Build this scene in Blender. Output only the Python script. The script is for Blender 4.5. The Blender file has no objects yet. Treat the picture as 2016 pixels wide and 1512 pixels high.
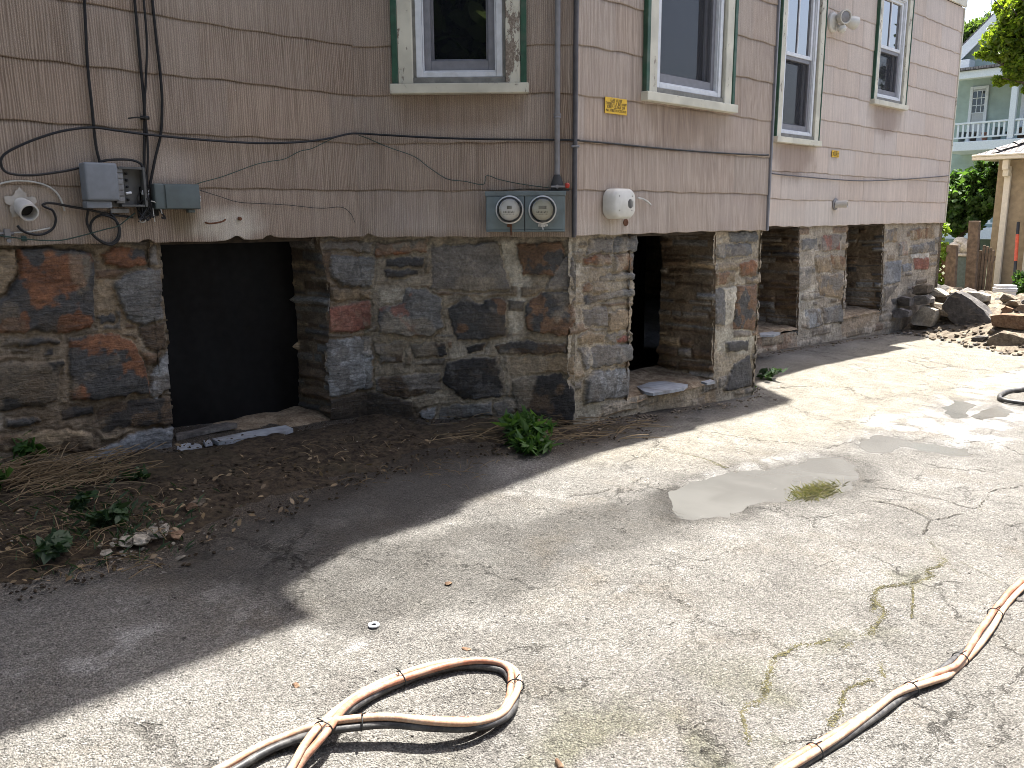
import bpy, bmesh, math, random
import numpy as np
from mathutils import Vector, Matrix
R=math.radians
sc=bpy.context.scene; COL=sc.collection
Z0=1.2                                   # height of the siding's lower edge above the datum
# ------------------------------------------------------------------ camera
CP=np.array([-2.8239,-4.2739,0.1101+Z0]); YAW,PIT,ROL,FPX=0.81068,0.19706,-0.00594,1646.6
fw=np.array([math.cos(YAW)*math.cos(PIT),math.sin(YAW)*math.cos(PIT),-math.sin(PIT)])
r0=np.array([math.sin(YAW),-math.cos(YAW),0.]); u0=np.cross(r0,fw)
rt=math.cos(ROL)*r0+math.sin(ROL)*u0; up=-math.sin(ROL)*r0+math.cos(ROL)*u0
cd=bpy.data.cameras.new('camera'); cam=bpy.data.objects.new('camera',cd); COL.objects.link(cam)
M=Matrix(((rt[0],up[0],-fw[0],CP[0]),(rt[1],up[1],-fw[1],CP[1]),(rt[2],up[2],-fw[2],CP[2]),(0,0,0,1)))
cam.matrix_world=M; cd.sensor_width=36; cd.lens=36*FPX/2016; cd.clip_end=2000; cd.clip_start=.05
sc.camera=cam
# ------------------------------------------------------------------ light
SUN_EL,SUN_PHI=69.5,15
wd=bpy.data.worlds.new('World'); sc.world=wd; wd.use_nodes=True
nt=wd.node_tree; nt.nodes.clear()
sky=nt.nodes.new('ShaderNodeTexSky'); sky.sky_type='NISHITA'; sky.sun_disc=False
sky.sun_elevation=R(SUN_EL); sky.sun_rotation=R(90-SUN_PHI); sky.dust_density=4.; sky.ozone_density=.2; sky.air_density=.8
bg=nt.nodes.new('ShaderNodeBackground'); bg.inputs[1].default_value=.095
wo=nt.nodes.new('ShaderNodeOutputWorld'); nt.links.new(sky.outputs[0],bg.inputs[0]); nt.links.new(bg.outputs[0],wo.inputs[0])
sl=bpy.data.lights.new('sun','SUN'); sl.energy=5.0; sl.angle=R(.55); sl.color=(1,.96,.89)
so=bpy.data.objects.new('sun',sl); COL.objects.link(so)
sd=Vector((-math.cos(R(SUN_PHI))*math.cos(R(SUN_EL)),-math.sin(R(SUN_PHI))*math.cos(R(SUN_EL)),-math.sin(R(SUN_EL))))
so.rotation_euler=sd.to_track_quat('-Z','Y').to_euler(); so.location=(8,5,20)
sc.cycles.filter_width=.9
sc.view_settings.view_transform='Standard'; sc.view_settings.look='None'
sc.view_settings.exposure=2.1; sc.view_settings.gamma=1; sc.view_settings.use_curve_mapping=False
# ------------------------------------------------------------------ numeric helpers
def ray(px): return fw+rt*(px[0]-1008)/FPX-up*(px[1]-756)/FPX
def on_plane(px,n,c):
    d=ray(px); n=np.array(n,float); return CP+d*((c-CP@n)/(d@n))
def g(x,y):
    return Z0-1.17-.032*(np.clip(x,-6,16)-.96)+.05*(np.clip(y,-6,3)+.9)-.06*np.exp(-((x-3.05)**2+(y+.9)**2)/1.2)
def gnd(px,h=0.):
    d=ray(px); t=1.
    for i in range(60):
        P=CP+d*t; t-=(P[2]-h-g(P[0],P[1]))/d[2]*.9
    return P
def gpts(L): return [gnd(q)[:2] for q in L]
def vnoise(x,y,seed=0):
    def h(i,j):
        n=(i.astype(np.int64)*374761393+j.astype(np.int64)*668265263+seed*1274126177)&0x7fffffff
        n=((n^(n>>13))*1274126177)&0x7fffffff
        return ((n^(n>>16))&0xffff)/65535.
    xi=np.floor(x); yi=np.floor(y); fx=x-xi; fy=y-yi; fx=fx*fx*(3-2*fx); fy=fy*fy*(3-2*fy)
    return (h(xi,yi)*(1-fx)+h(xi+1,yi)*fx)*(1-fy)+(h(xi,yi+1)*(1-fx)+h(xi+1,yi+1)*fx)*fy
def fbm(x,y,seed=0,o=4):
    s=0;a=.5;t=0
    for k in range(o):
        s=s+a*vnoise(x*2**k,y*2**k,seed+k*17); t+=a; a*=.5
    return s/t
def sdist(X,Y,poly):
    """distance to a polygon, positive inside"""
    P=np.array(poly,float); n=len(P); d=np.full(X.shape,1e9); ins=np.zeros(X.shape,bool)
    for i in range(n):
        a=P[i]; b=P[(i+1)%n]; e=b-a; wx=X-a[0]; wy=Y-a[1]
        t=np.clip((wx*e[0]+wy*e[1])/(e@e+1e-12),0,1)
        d=np.minimum(d,np.hypot(wx-e[0]*t,wy-e[1]*t))
        c=((a[1]<=Y)!=(b[1]<=Y))
        with np.errstate(divide='ignore',invalid='ignore'):
            c&=(X<(b[0]-a[0])*(Y-a[1])/(b[1]-a[1]+1e-15)+a[0])
        ins^=c
    return np.where(ins,d,-d)
def sst(a,b,x):
    t=np.clip((x-a)/(b-a),0,1); return t*t*(3-2*t)
# ------------------------------------------------------------------ object helpers
def link(name,me,m=None,parent=None):
    o=bpy.data.objects.new(name,me); COL.objects.link(o)
    if m: me.materials.append(m)
    if parent: o.parent=parent
    return o
def obj(name,bm,m=None,parent=None,smooth=False):
    me=bpy.data.meshes.new(name)
    bmesh.ops.recalc_face_normals(bm,faces=bm.faces)
    bm.to_mesh(me); bm.free()
    if smooth:
        for p in me.polygons: p.use_smooth=True
        try: me.set_sharp_from_angle(angle=R(38))
        except Exception: pass
    return link(name,me,m,parent)
def tag(o,label=None,cat=None,group=None,kind=None):
    if label: o['label']=label
    if cat: o['category']=cat
    if group: o['group']=group
    if kind: o['kind']=kind
    return o
def thing(name,label,cat,loc=(0,0,0),group=None):
    o=bpy.data.objects.new(name,None); COL.objects.link(o); o.location=loc; o.empty_display_size=.1
    INV[o.name]=Vector(loc); return tag(o,label,cat,group)
INV={}
def pobj(name,bm,m,t,smooth=False):
    """world-space bmesh put under a thing whose Empty sits at its base"""
    o=obj(name,bm,m,None,smooth); v=INV.get(t.name,Vector((0,0,0)))
    o.data.transform(Matrix.Translation(-v)); o.parent=t; return o
def sub(name,bm,m,part,t,smooth=False):
    o=obj(name,bm,m,None,smooth); v=INV.get(t.name,Vector((0,0,0)))
    o.data.transform(Matrix.Translation(-v)); o.parent=part; return o
def single(name,bm,m,label,cat,group=None,smooth=False,kind=None):
    """a one-mesh thing with its origin at the middle of its base"""
    o=obj(name,bm,m,None,smooth)
    vs=[v.co for v in o.data.vertices]
    c=Vector((sum(v.x for v in vs)/len(vs),sum(v.y for v in vs)/len(vs),min(v.z for v in vs)))
    o.data.transform(Matrix.Translation(-c)); o.location=c
    return tag(o,label,cat,group,kind)
class Fr:
    """a wall's frame: u along the wall, z up, n outwards"""
    def __init__(s,o,U):
        s.o=np.array([o[0],o[1],0.]); s.U=np.array([U[0],U[1],0.]); s.N=np.array([U[1],-U[0],0.])
    def w(s,u,z,n=0.): return s.o+s.U*u+s.N*n+np.array([0,0,z])
    def at(s,px,n=0.):
        P=on_plane(px,s.N,s.N@s.o+n)-s.o; return P@s.U,P[2]
    def p(s,px,n=0.):
        return on_plane(px,s.N,s.N@s.o+n)
q=math.sqrt(.5)
FA=Fr((0,0),(1,0)); FB=Fr((0,0),(q,-q)); FC=Fr((0,-.9),(1,0)); FE=Fr((3.07,-.9),(q,q)); FD=FA
FEND=Fr((9.25,0),(0,1))
def add_box(bm,fr,u0,u1,z0,z1,n0,n1,bev=0.,seg=2):
    b=bmesh.new(); vs=[]
    for n in (n0,n1):
        for (u,z) in ((u0,z0),(u1,z0),(u1,z1),(u0,z1)): vs.append(b.verts.new(fr.w(u,z,n)))
    for f in ((0,1,2,3),(4,5,6,7),(0,1,5,4),(1,2,6,5),(2,3,7,6),(3,0,4,7)): b.faces.new([vs[i] for i in f])
    if bev>0: bmesh.ops.bevel(b,geom=b.edges[:],offset=bev,segments=seg,affect='EDGES',profile=.6)
    merge(bm,b)
def merge(bm,b):
    me=bpy.data.meshes.new('tmp'); b.to_mesh(me); b.free(); bm.from_mesh(me); bpy.data.meshes.remove(me)
def wbox(bm,a,b_,bev=0.):
    add_box(bm,Fr((0,0),(1,0)),a[0],b_[0],a[2],b_[2],-b_[1],-a[1],bev)
def catmull(P,n=8):
    P=[np.array(p,float) for p in P]; out=[]
    P=[2*P[0]-P[1]]+P+[2*P[-1]-P[-2]]
    for i in range(1,len(P)-2):
        a,b,c,d=P[i-1:i+3]
        for k in range(n):
            t=k/n
            out.append(.5*((2*b)+(c-a)*t+(2*a-5*b+4*c-d)*t*t+(3*b-a-3*c+d)*t**3))
    out.append(P[-2]); return out
def add_tube(bm,P,r,seg=8,cap=True):
    P=[Vector(p) for p in P]; rings=[]; nrm=None
    for i,p in enumerate(P):
        t=(P[min(i+1,len(P)-1)]-P[max(i-1,0)]); 
        if t.length<1e-9: t=Vector((0,0,1))
        t.normalize()
        if nrm is None:
            nrm=t.orthogonal().normalized()
        nrm=(nrm-t*nrm.dot(t)); 
        if nrm.length<1e-6: nrm=t.orthogonal()
        nrm.normalize(); b=t.cross(nrm); rr=r[i] if hasattr(r,'__len__') else r
        rings.append([bm.verts.new(p+(nrm*math.cos(a)+b*math.sin(a))*rr) for a in [2*math.pi*k/seg for k in range(seg)]])
    for A,B in zip(rings,rings[1:]):
        for k in range(seg): bm.faces.new((A[k],A[(k+1)%seg],B[(k+1)%seg],B[k]))
    if cap: bm.faces.new(rings[0][::-1]); bm.faces.new(rings[-1])
def add_lathe(bm,c,axis,prof,seg=32,cap=True):
    """prof: list of (radius, distance along axis)"""
    ax=Vector(axis).normalized(); e=ax.orthogonal().normalized(); b=ax.cross(e); c=Vector(c); rings=[]
    for r,h in prof:
        rings.append([bm.verts.new(c+ax*h+(e*math.cos(a)+b*math.sin(a))*max(r,1e-4)) for a in [2*math.pi*k/seg for k in range(seg)]])
    for A,B in zip(rings,rings[1:]):
        for k in range(seg): bm.faces.new((A[k],A[(k+1)%seg],B[(k+1)%seg],B[k]))
    if cap: bm.faces.new(rings[0][::-1]); bm.faces.new(rings[-1])
def grid_mesh(name,V,ni,nj,mask,m,parent=None,attrs=None,uv=None,smooth=True,flip=False):
    """V (ni*nj,3) grid; mask (ni-1,nj-1) which cells to keep"""
    idx=np.arange(ni*nj).reshape(ni,nj)
    a=idx[:-1,:-1][mask]; b=idx[1:,:-1][mask]; c=idx[1:,1:][mask]; d=idx[:-1,1:][mask]
    F=np.stack([a,d,c,b] if flip else [a,b,c,d],1)
    used=np.zeros(ni*nj,bool); used[F.ravel()]=True; re=np.cumsum(used)-1
    F=re[F]; V=V[used]
    me=bpy.data.meshes.new(name); me.vertices.add(len(V)); me.vertices.foreach_set('co',V.astype(np.float32).ravel())
    me.loops.add(F.size); me.loops.foreach_set('vertex_index',F.ravel().astype(np.int32))
    me.polygons.add(len(F)); me.polygons.foreach_set('loop_start',(np.arange(len(F))*4).astype(np.int32))
    me.update(calc_edges=True)
    if smooth: me.polygons.foreach_set('use_smooth',np.ones(len(F),bool))
    for k,C in (attrs or {}).items():
        at=me.color_attributes.new(k,'FLOAT_COLOR','POINT'); C=C[used]
        if C.shape[1]==3: C=np.hstack([C,np.ones((len(C),1))])
        at.data.foreach_set('color',C.astype(np.float32).ravel())
    if uv is not None:
        l=me.uv_layers.new(name='uv'); l.data.foreach_set('uv',uv[used][F.ravel()].astype(np.float32).ravel())
    me.validate(); return link(name,me,m,parent)
def quads_mesh(name,V,nv,m,parent=None,smooth=False):
    """V (k*nv,3): k separate polygons of nv corners"""
    k=len(V)//nv; me=bpy.data.meshes.new(name); me.vertices.add(len(V)); me.vertices.foreach_set('co',V.astype(np.float32).ravel())
    me.loops.add(len(V)); me.loops.foreach_set('vertex_index',np.arange(len(V),dtype=np.int32))
    me.polygons.add(k); me.polygons.foreach_set('loop_start',(np.arange(k)*nv).astype(np.int32))
    me.update(calc_edges=True); me.validate(); return link(name,me,m,parent)
# ------------------------------------------------------------------ materials
class NT:
    def __init__(s,name):
        s.m=bpy.data.materials.new(name); s.m.use_nodes=True; s.t=s.m.node_tree; s.t.nodes.clear()
        s.out=s.n('ShaderNodeOutputMaterial')
    def n(s,ty,**kw):
        x=s.t.nodes.new(ty)
        for k,v in kw.items(): setattr(x,k,v)
        return x
    def i(s,node,key,val):
        if val is None: return
        sk=node.inputs[key]
        if hasattr(val,'node'): s.t.links.new(val,sk)
        else:
            if isinstance(val,(tuple,list)) and len(val)==3 and sk.type=='RGBA': val=(*val,1)
            sk.default_value=val
    def noise(s,vec,scale,detail=4,rough=.55,dist=0.):
        x=s.n('ShaderNodeTexNoise'); s.i(x,'Vector',vec); x.inputs['Scale'].default_value=scale
        x.inputs['Detail'].default_value=detail; x.inputs['Roughness'].default_value=rough; x.inputs['Distortion'].default_value=dist
        return x.outputs['Fac']
    def voro(s,vec,scale,feature='F1',out='Distance',rnd=1.):
        x=s.n('ShaderNodeTexVoronoi',feature=feature); s.i(x,'Vector',vec); x.inputs['Scale'].default_value=scale
        x.inputs['Randomness'].default_value=rnd; return x.outputs[out]
    def map(s,vec,scale=(1,1,1),rot=(0,0,0),loc=(0,0,0)):
        x=s.n('ShaderNodeMapping'); s.i(x,'Vector',vec); x.inputs['Scale'].default_value=scale
        x.inputs['Rotation'].default_value=rot; x.inputs['Location'].default_value=loc; return x.outputs[0]
    def ramp(s,fac,a,b,c0=0.,c1=1.):
        x=s.n('ShaderNodeMapRange',interpolation_type='SMOOTHSTEP'); s.i(x,0,fac)
        x.inputs[1].default_value=a; x.inputs[2].default_value=b; x.inputs[3].default_value=c0; x.inputs[4].default_value=c1; return x.outputs[0]
    def mix(s,fac,a,b,mode='MIX'):
        x=s.n('ShaderNodeMix',data_type='RGBA',blend_type=mode); s.i(x,0,fac); s.i(x,6,a); s.i(x,7,b); return x.outputs[2]
    def math(s,op,a,b=None,c=None):
        x=s.n('ShaderNodeMath',operation=op); s.i(x,0,a); s.i(x,1,b); s.i(x,2,c); return x.outputs[0]
    def attr(s,name,out='Color'):
        return s.n('ShaderNodeAttribute',attribute_name=name).outputs[out]
    def sep(s,c):
        x=s.n('ShaderNodeSeparateColor'); s.i(x,0,c); return x.outputs
    def obj(s): return s.n('ShaderNodeTexCoord').outputs['Object']
    def pos(s): return s.n('ShaderNodeNewGeometry').outputs['Position']
    def rnd(s): return s.n('ShaderNodeNewGeometry').outputs['Random Per Island']
    def uv(s): return s.n('ShaderNodeUVMap',uv_map='uv').outputs[0]
    def hsv(s,c,h=.5,sa=1.,v=1.):
        x=s.n('ShaderNodeHueSaturation'); s.i(x,'Hue',h); s.i(x,'Saturation',sa); s.i(x,'Value',v); s.i(x,'Color',c); return x.outputs[0]
    def bump(s,h,st=.3,d=.01,prev=None):
        x=s.n('ShaderNodeBump'); x.inputs['Strength'].default_value=st; x.inputs['Distance'].default_value=d; s.i(x,'Height',h); s.i(x,'Normal',prev); return x.outputs[0]
    def bsdf(s,col,rough=.7,nrm=None,metal=0.,spec=.4,alpha=None,trans=None,ior=None,sheen=None):
        x=s.n('ShaderNodeBsdfPrincipled'); s.i(x,'Base Color',col); s.i(x,'Roughness',rough); s.i(x,'Normal',nrm); s.i(x,'Metallic',metal)
        s.i(x,'Specular IOR Level',spec); s.i(x,'Alpha',alpha); s.i(x,'Transmission Weight',trans); s.i(x,'IOR',ior)
        return x.outputs[0]
    def done(s,sh): s.t.links.new(sh,s.out.inputs[0]); return s.m
def plain(name,col,rough=.6,metal=0.,spec=.4,var=.25,scale=25,bump=.15,dirt=None,dirt_amt=.4):
    t=NT(name); P=t.pos(); n=t.noise(P,scale,5); f=t.ramp(n,.3,.7,1-var,1+var*.5)
    c=t.mix(1.,col,f,'MULTIPLY')
    if dirt is not None:
        d=t.noise(P,scale*.23,6,.65); c=t.mix(t.ramp(d,.48,.68,0,dirt_amt),c,dirt)
    r=t.ramp(t.noise(P,scale*2,3),.3,.7,max(0,rough-.1),min(1,rough+.1))
    return t.done(t.bsdf(c,r,t.bump(n,bump,.004),metal,spec))
MT={}
def siding_mat():
    t=NT('siding_shingle'); uv=t.uv(); col=t.attr('tint')
    a=t.noise(t.map(uv,(1.,.03,1)),150,1,.4,.15)                 # vertical striations
    b=t.noise(t.map(uv,(1.,.012,1)),34,2,.5,.3)
    gr=t.noise(uv,330,2,.8)
    ux=t.n('ShaderNodeSeparateXYZ'); t.i(ux,0,uv); wv=t.math('SINE',t.math('ADD',t.math('MULTIPLY',ux.outputs[0],2*math.pi/.0115),t.math('MULTIPLY',t.noise(t.map(uv,(1.,.12,1)),9,3,.6),26.)))
    ribn=t.math('ADD',t.math('MULTIPLY',a,.55),t.math('MULTIPLY_ADD',wv,.12,.235)); rib=t.ramp(ribn,.40,.62); rib2=t.ramp(b,.3,.7)
    patch=t.noise(uv,3.2,5,.6)
    sm=t.ramp(t.noise(uv,1.7,4,.55),.35,.68,.55,1.)
    c=t.mix(t.math('MULTIPLY',rib,t.math('MULTIPLY',sm,t.attr('tint','Alpha'))),t.mix(1.,col,(1.16,1.16,1.15),'MULTIPLY'),t.mix(1.,col,(.62,.57,.53),'MULTIPLY'))
    c=t.mix(1.,c,t.ramp(rib2,0,1,.94,1.05),'MULTIPLY')
    c=t.mix(1.,c,t.ramp(gr,.3,.7,.60,1.40),'MULTIPLY')
    c=t.mix(t.ramp(patch,.4,.75,0,.25),c,t.mix(1.,col,(.83,.79,.84),'MULTIPLY'))
    st=t.noise(t.map(uv,(1.,.12,1)),7,6,.65)
    c=t.mix(t.ramp(st,.6,.85,0,.10),c,(.10,.072,.055))
    st2=t.noise(t.map(uv,(1.,.07,1),loc=(4,3,0)),11,5,.6)
    c=t.mix(t.ramp(st2,.62,.82,0,.3),c,(.47,.43,.39))
    spk=t.noise(uv,60,2,.5); c=t.mix(t.ramp(spk,.77,.8,0,.8),c,(.05,.035,.03))
    spk2=t.noise(t.map(uv,loc=(9,2,0)),43,2,.5); c=t.mix(t.ramp(spk2,.76,.79,0,.6),c,(.6,.57,.52))
    h=t.math('ADD',t.math('MULTIPLY',ribn,1.6),t.math('MULTIPLY',gr,.6))
    return t.done(t.bsdf(c,.85,t.bump(h,.55,.006),0,.25))
MT['siding']=siding_mat()
def stone_mat(name='rubble_stone'):
    t=NT(name); P=t.pos(); c=t.attr('tint'); k=t.attr('tint','Alpha')
    n=t.noise(P,9,8,.68,.6); f=t.noise(P,55,6,.7); s=t.noise(t.map(P,(1,1,5.5),(.12,.1,0)),11,6,.66,1.1)
    c=t.mix(1.,c,t.ramp(n,.25,.75,.62,1.38),'MULTIPLY')
    c=t.mix(1.,c,t.ramp(f,.25,.75,.66,1.36),'MULTIPLY')
    c=t.mix(t.math('MULTIPLY',t.ramp(s,.46,.62,0,.5),k),c,(.035,.034,.034))
    c=t.mix(t.math('MULTIPLY',t.ramp(s,.60,.72,0,.35),k),c,(.30,.29,.27))
    vv=t.voro(t.map(P,(1,1,2.2)),14,'DISTANCE_TO_EDGE'); c=t.mix(t.math('MULTIPLY',t.ramp(vv,0,.025,.45,0),k),c,(.02,.02,.02))
    d=t.noise(P,3.1,7,.7); c=t.mix(t.ramp(d,.52,.72,0,.45),c,(.16,.11,.065))
    w=t.noise(t.map(P,loc=(3,7,1)),6,8,.75); c=t.mix(t.ramp(w,.62,.75,0,.4),c,(.42,.38,.30))
    h=t.math('ADD',t.math('ADD',t.math('MULTIPLY',n,.8),t.math('MULTIPLY',f,.5)),t.math('MULTIPLY',s,.8))
    return t.done(t.bsdf(c,t.ramp(n,.3,.7,.6,.85),t.bump(h,.9,.018),0,.35))
MT['stone']=stone_mat()
def asphalt_mat():
    t=NT('old_asphalt'); P=t.pos(); a=t.sep(t.attr('m1')); b=t.sep(t.attr('m2'))
    n1=t.noise(P,150,3,.65); v=t.voro(P,165,'F1','Distance'); vc=t.voro(P,165,'F1','Color')
    big=t.noise(P,1.3,7,.62); mid=t.noise(P,6,6,.65)
    c=t.mix(t.ramp(big,.35,.68),(.152,.145,.134),(.205,.196,.18))
    c=t.mix(t.ramp(mid,.45,.72,0,.55),c,(.235,.224,.202))
    c=t.mix(t.ramp(t.noise(t.map(P,loc=(5,1,0)),2.6,7,.7),.52,.7,0,.45),c,(.082,.074,.066))
    tn=t.noise(t.map(P,loc=(11,4,0)),1.7,8,.72); c=t.mix(t.ramp(tn,.5,.72,0,.45),c,(.155,.125,.088))
    lt=t.noise(t.map(P,loc=(1,14,0)),.9,8,.7); c=t.mix(t.ramp(lt,.50,.64,0,.6),c,(.27,.262,.245)); l2=t.noise(t.map(P,loc=(7,3,2)),3.3,9,.75); c=t.mix(t.ramp(l2,.56,.66,0,.55),c,(.30,.29,.27)); d2=t.noise(t.map(P,loc=(2,9,5)),4.1,9,.75); c=t.mix(t.ramp(d2,.60,.70,0,.5),c,(.095,.087,.078))
    c=t.mix(a[0],c,t.mix(t.ramp(mid,.35,.65),(.25,.228,.182),(.34,.315,.26)))          # dusty cement film
    c=t.mix(b[1],c,(.46,.455,.44))                                                       # white dried slurry, with wet glints painted in
    c=t.mix(b[0],c,t.mix(t.ramp(n1,.4,.6),(.045,.034,.025),(.105,.082,.058)))          # trodden soil
    c=t.mix(a[2],c,(.085,.085,.042))                                                     # moss
    c=t.mix(b[2],c,(.19,.186,.178))
    agg=t.mix(1.,c,t.ramp(t.sep(vc)[0],0,1,.58,1.42),'MULTIPLY'); c=t.mix(.75,c,agg)
    c=t.mix(1.,c,t.ramp(n1,.28,.72,.62,1.36),'MULTIPLY')
    pit=t.math('MAXIMUM',t.ramp(t.noise(P,52,4,.75),.62,.72,0,.8),t.ramp(t.noise(t.map(P,loc=(6,2,9)),26,5,.7),.63,.68,0,.85)); c=t.mix(pit,c,(.03,.028,.025))
    spk=t.noise(t.map(P,loc=(2,8,0)),48,2,.5); c=t.mix(t.ramp(spk,.70,.75,0,.8),c,(.38,.37,.34))
    nv=t.n('ShaderNodeTexNoise'); t.i(nv,'Vector',P); nv.inputs['Scale'].default_value=3.2; nv.inputs['Detail'].default_value=7; nv.inputs['Roughness'].default_value=.72
    va=t.n('ShaderNodeVectorMath',operation='MULTIPLY_ADD'); t.i(va,0,nv.outputs['Color']); va.inputs[1].default_value=(.55,.55,0); t.i(va,2,P)
    e1=t.voro(va.outputs[0],1.15,'DISTANCE_TO_EDGE'); e2=t.voro(va.outputs[0],3.4,'DISTANCE_TO_EDGE')
    k1=t.math('MULTIPLY',t.ramp(e1,.0015,.007,1,0),t.ramp(t.noise(P,1.9,4),.42,.58)); k2=t.math('MULTIPLY',t.ramp(e2,.002,.012,1,0),t.ramp(t.noise(t.map(P,loc=(3,3,0)),1.2,4),.56,.68))
    ck=t.math('MAXIMUM',k1,k2); c=t.mix(t.math('MULTIPLY',ck,.72),c,(.045,.04,.032))
    wet=t.math('MULTIPLY',a[1],t.ramp(mid,.25,.6,.75,1.))
    c=t.mix(wet,c,t.mix(1.,c,(.50,.495,.49),'MULTIPLY'))
    rim=t.attr('m2','Alpha'); c=t.mix(rim,c,t.mix(1.,c,(.5,.49,.475),'MULTIPLY'))
    rg=t.mix(t.math('MAXIMUM',wet,rim),(.92,.92,.92),(.42,.42,.42))
    h=t.math('ADD',t.math('MULTIPLY_ADD',ck,-1.6,t.math('MULTIPLY',n1,1.)),t.math('ADD',t.math('MULTIPLY',v,-.8),t.math('MULTIPLY',t.math('ADD',t.noise(P,52,4,.75),t.noise(t.map(P,loc=(6,2,9)),26,5,.7)),-1.3)))
    return t.done(t.bsdf(c,rg,t.bump(h,1.,.014),0,.3))
MT['asphalt']=asphalt_mat()
def soil_mat():
    t=NT('dark_soil'); P=t.pos(); n=t.noise(P,28,7,.72); f=t.noise(P,110,4,.7); b=t.noise(P,3.5,5,.6)
    c=t.mix(t.ramp(n,.35,.68),(.026,.02,.015),(.10,.075,.05)); c=t.mix(t.ramp(b,.45,.7,0,.5),c,(.06,.052,.032))
    c=t.mix(t.ramp(f,.66,.72,0,.7),c,(.22,.19,.14))
    return t.done(t.bsdf(c,.95,t.bump(t.math('ADD',n,t.math('MULTIPLY',f,.5)),.9,.03),0,.2))
MT['soil']=soil_mat()
def peel_mat():
    t=NT('peeling_cream_paint'); P=t.pos(); n=t.noise(t.map(P,(1,1,.45)),16,8,.72); f=t.noise(P,90,4,.6)
    w=t.mix(t.ramp(f,.3,.7),(.16,.13,.10),(.30,.26,.21))
    c=t.mix(1.,(.60,.575,.47),t.ramp(t.noise(P,5,5),.3,.7,.82,1.1),'MULTIPLY')
    c=t.mix(t.ramp(n,.60,.63),c,w)
    return t.done(t.bsdf(c,.6,t.bump(t.ramp(n,.58,.62,1,0),.5,.004),0,.35))
MT['cream']=peel_mat()
def peel2_mat():
    t=NT('badly_peeling_paint'); P=t.pos(); n=t.noise(t.map(P,(1,1,.5)),9,8,.74); f=t.noise(P,90,4,.6)
    w=t.mix(t.ramp(f,.3,.7),(.15,.12,.09),(.30,.25,.20)); c=t.mix(t.ramp(n,.53,.55),(.60,.575,.47),w)
    return t.done(t.bsdf(c,.65,t.bump(t.ramp(n,.5,.55,1,0),.6,.004),0,.35))
MT['peel']=peel2_mat()
MT['green']=plain('green_trim_paint',(.028,.085,.05),.5,dirt=(.2,.19,.16),dirt_amt=.25)
MT['vinyl']=plain('white_vinyl',(.66,.68,.70),.4,var=.08,dirt=(.35,.34,.31),dirt_amt=.25)
MT['sash']=plain('grey_sash',(.20,.20,.215),.5,var=.12)
MT['subsill']=plain('weathered_sill',(.22,.215,.19),.7,dirt=(.1,.09,.07))
def pane_mat(name,spec=.7,ior=1.6,col=(.008,.009,.011)):
    t=NT(name); n=t.noise(t.pos(),1.1,2,.5)
    return t.done(t.bsdf(col,.015,t.bump(n,.03,.02),0,spec,ior=ior))
MT['pane']=pane_mat('window_glass'); MT['pane2']=pane_mat('reflective_window_glass',1.,2.3)
def screen_mat():
    t=NT('insect_screen'); tr=t.n('ShaderNodeBsdfTransparent'); b=t.bsdf((.055,.055,.062),.7); x=t.n('ShaderNodeMixShader')
    x.inputs[0].default_value=.2; t.t.links.new(tr.outputs[0],x.inputs[1]); t.t.links.new(b,x.inputs[2]); return t.done(x.outputs[0])
MT['screen']=screen_mat()
MT['black']=plain('black_cable_jacket',(.012,.012,.013),.5,var=.2)
MT['blackwire']=plain('dark_wire',(.02,.022,.022),.55)
MT['greenwire']=plain('green_wire_insulation',(.03,.06,.048),.5)
MT['whitewire']=plain('white_wire',(.55,.54,.5),.5)
MT['greywire']=plain('grey_cable',(.10,.095,.10),.6)
MT['box']=plain('grey_plastic_box',(.20,.215,.235),.5,var=.1,dirt=(.12,.12,.11),dirt_amt=.3)
MT['box_dark']=plain('grey_tray_plastic',(.10,.10,.095),.6,var=.2)
MT['box_pale']=plain('pale_terminal_plastic',(.25,.25,.25),.6)
MT['box_green']=plain('grey_green_plastic',(.105,.13,.13),.55,var=.12,dirt=(.08,.08,.07))
MT['pvc']=plain('white_pvc',(.60,.58,.54),.4,var=.1,dirt=(.35,.3,.24),dirt_amt=.3)
MT['hole']=plain('dark_hollow',(.02,.018,.016),.8)
MT['sealant']=plain('sealant_smear',(.42,.385,.335),.7)
MT['metersock']=plain('meter_socket_paint',(.16,.20,.205),.5,var=.12,dirt=(.12,.11,.09),dirt_amt=.35)
MT['steel']=plain('bare_steel',(.62,.61,.59),.42,.55,var=.12)
MT['galv']=plain('galvanised_conduit',(.26,.255,.26),.55,.3,var=.15,dirt=(.15,.12,.1))
MT['rust']=plain('rusty_iron',(.14,.06,.03),.85,var=.4)
MT['putty']=plain('duct_seal_putty',(.055,.055,.055),.9,bump=.6)
MT['red']=plain('red_plastic_seal',(.42,.035,.02),.45)
MT['dial']=plain('meter_dial',(.62,.61,.57),.5,var=.05); MT['dial2']=plain('yellowed_meter_dial',(.46,.44,.34),.5,var=.05)
MT['lcd']=plain('meter_display',(.22,.21,.17),.3); MT['ink']=plain('black_print',(.02,.02,.018),.7)
def glass_mat():
    t=NT('clear_glass_cover'); tr=t.n('ShaderNodeBsdfTransparent'); gl=t.n('ShaderNodeBsdfGlossy'); gl.inputs['Roughness'].default_value=.04
    fr=t.n('ShaderNodeFresnel'); fr.inputs[0].default_value=1.6; x=t.n('ShaderNodeMixShader')
    t.t.links.new(fr.outputs[0],x.inputs[0]); t.t.links.new(tr.outputs[0],x.inputs[1]); t.t.links.new(gl.outputs[0],x.inputs[2]); return t.done(x.outputs[0])
MT['glass']=glass_mat()
MT['alarm']=plain('off_white_plastic',(.60,.585,.53),.42,var=.06,dirt=(.45,.42,.34),dirt_amt=.2)
MT['yellow']=plain('yellow_sign_plastic',(.72,.44,.03),.5,var=.08)
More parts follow.
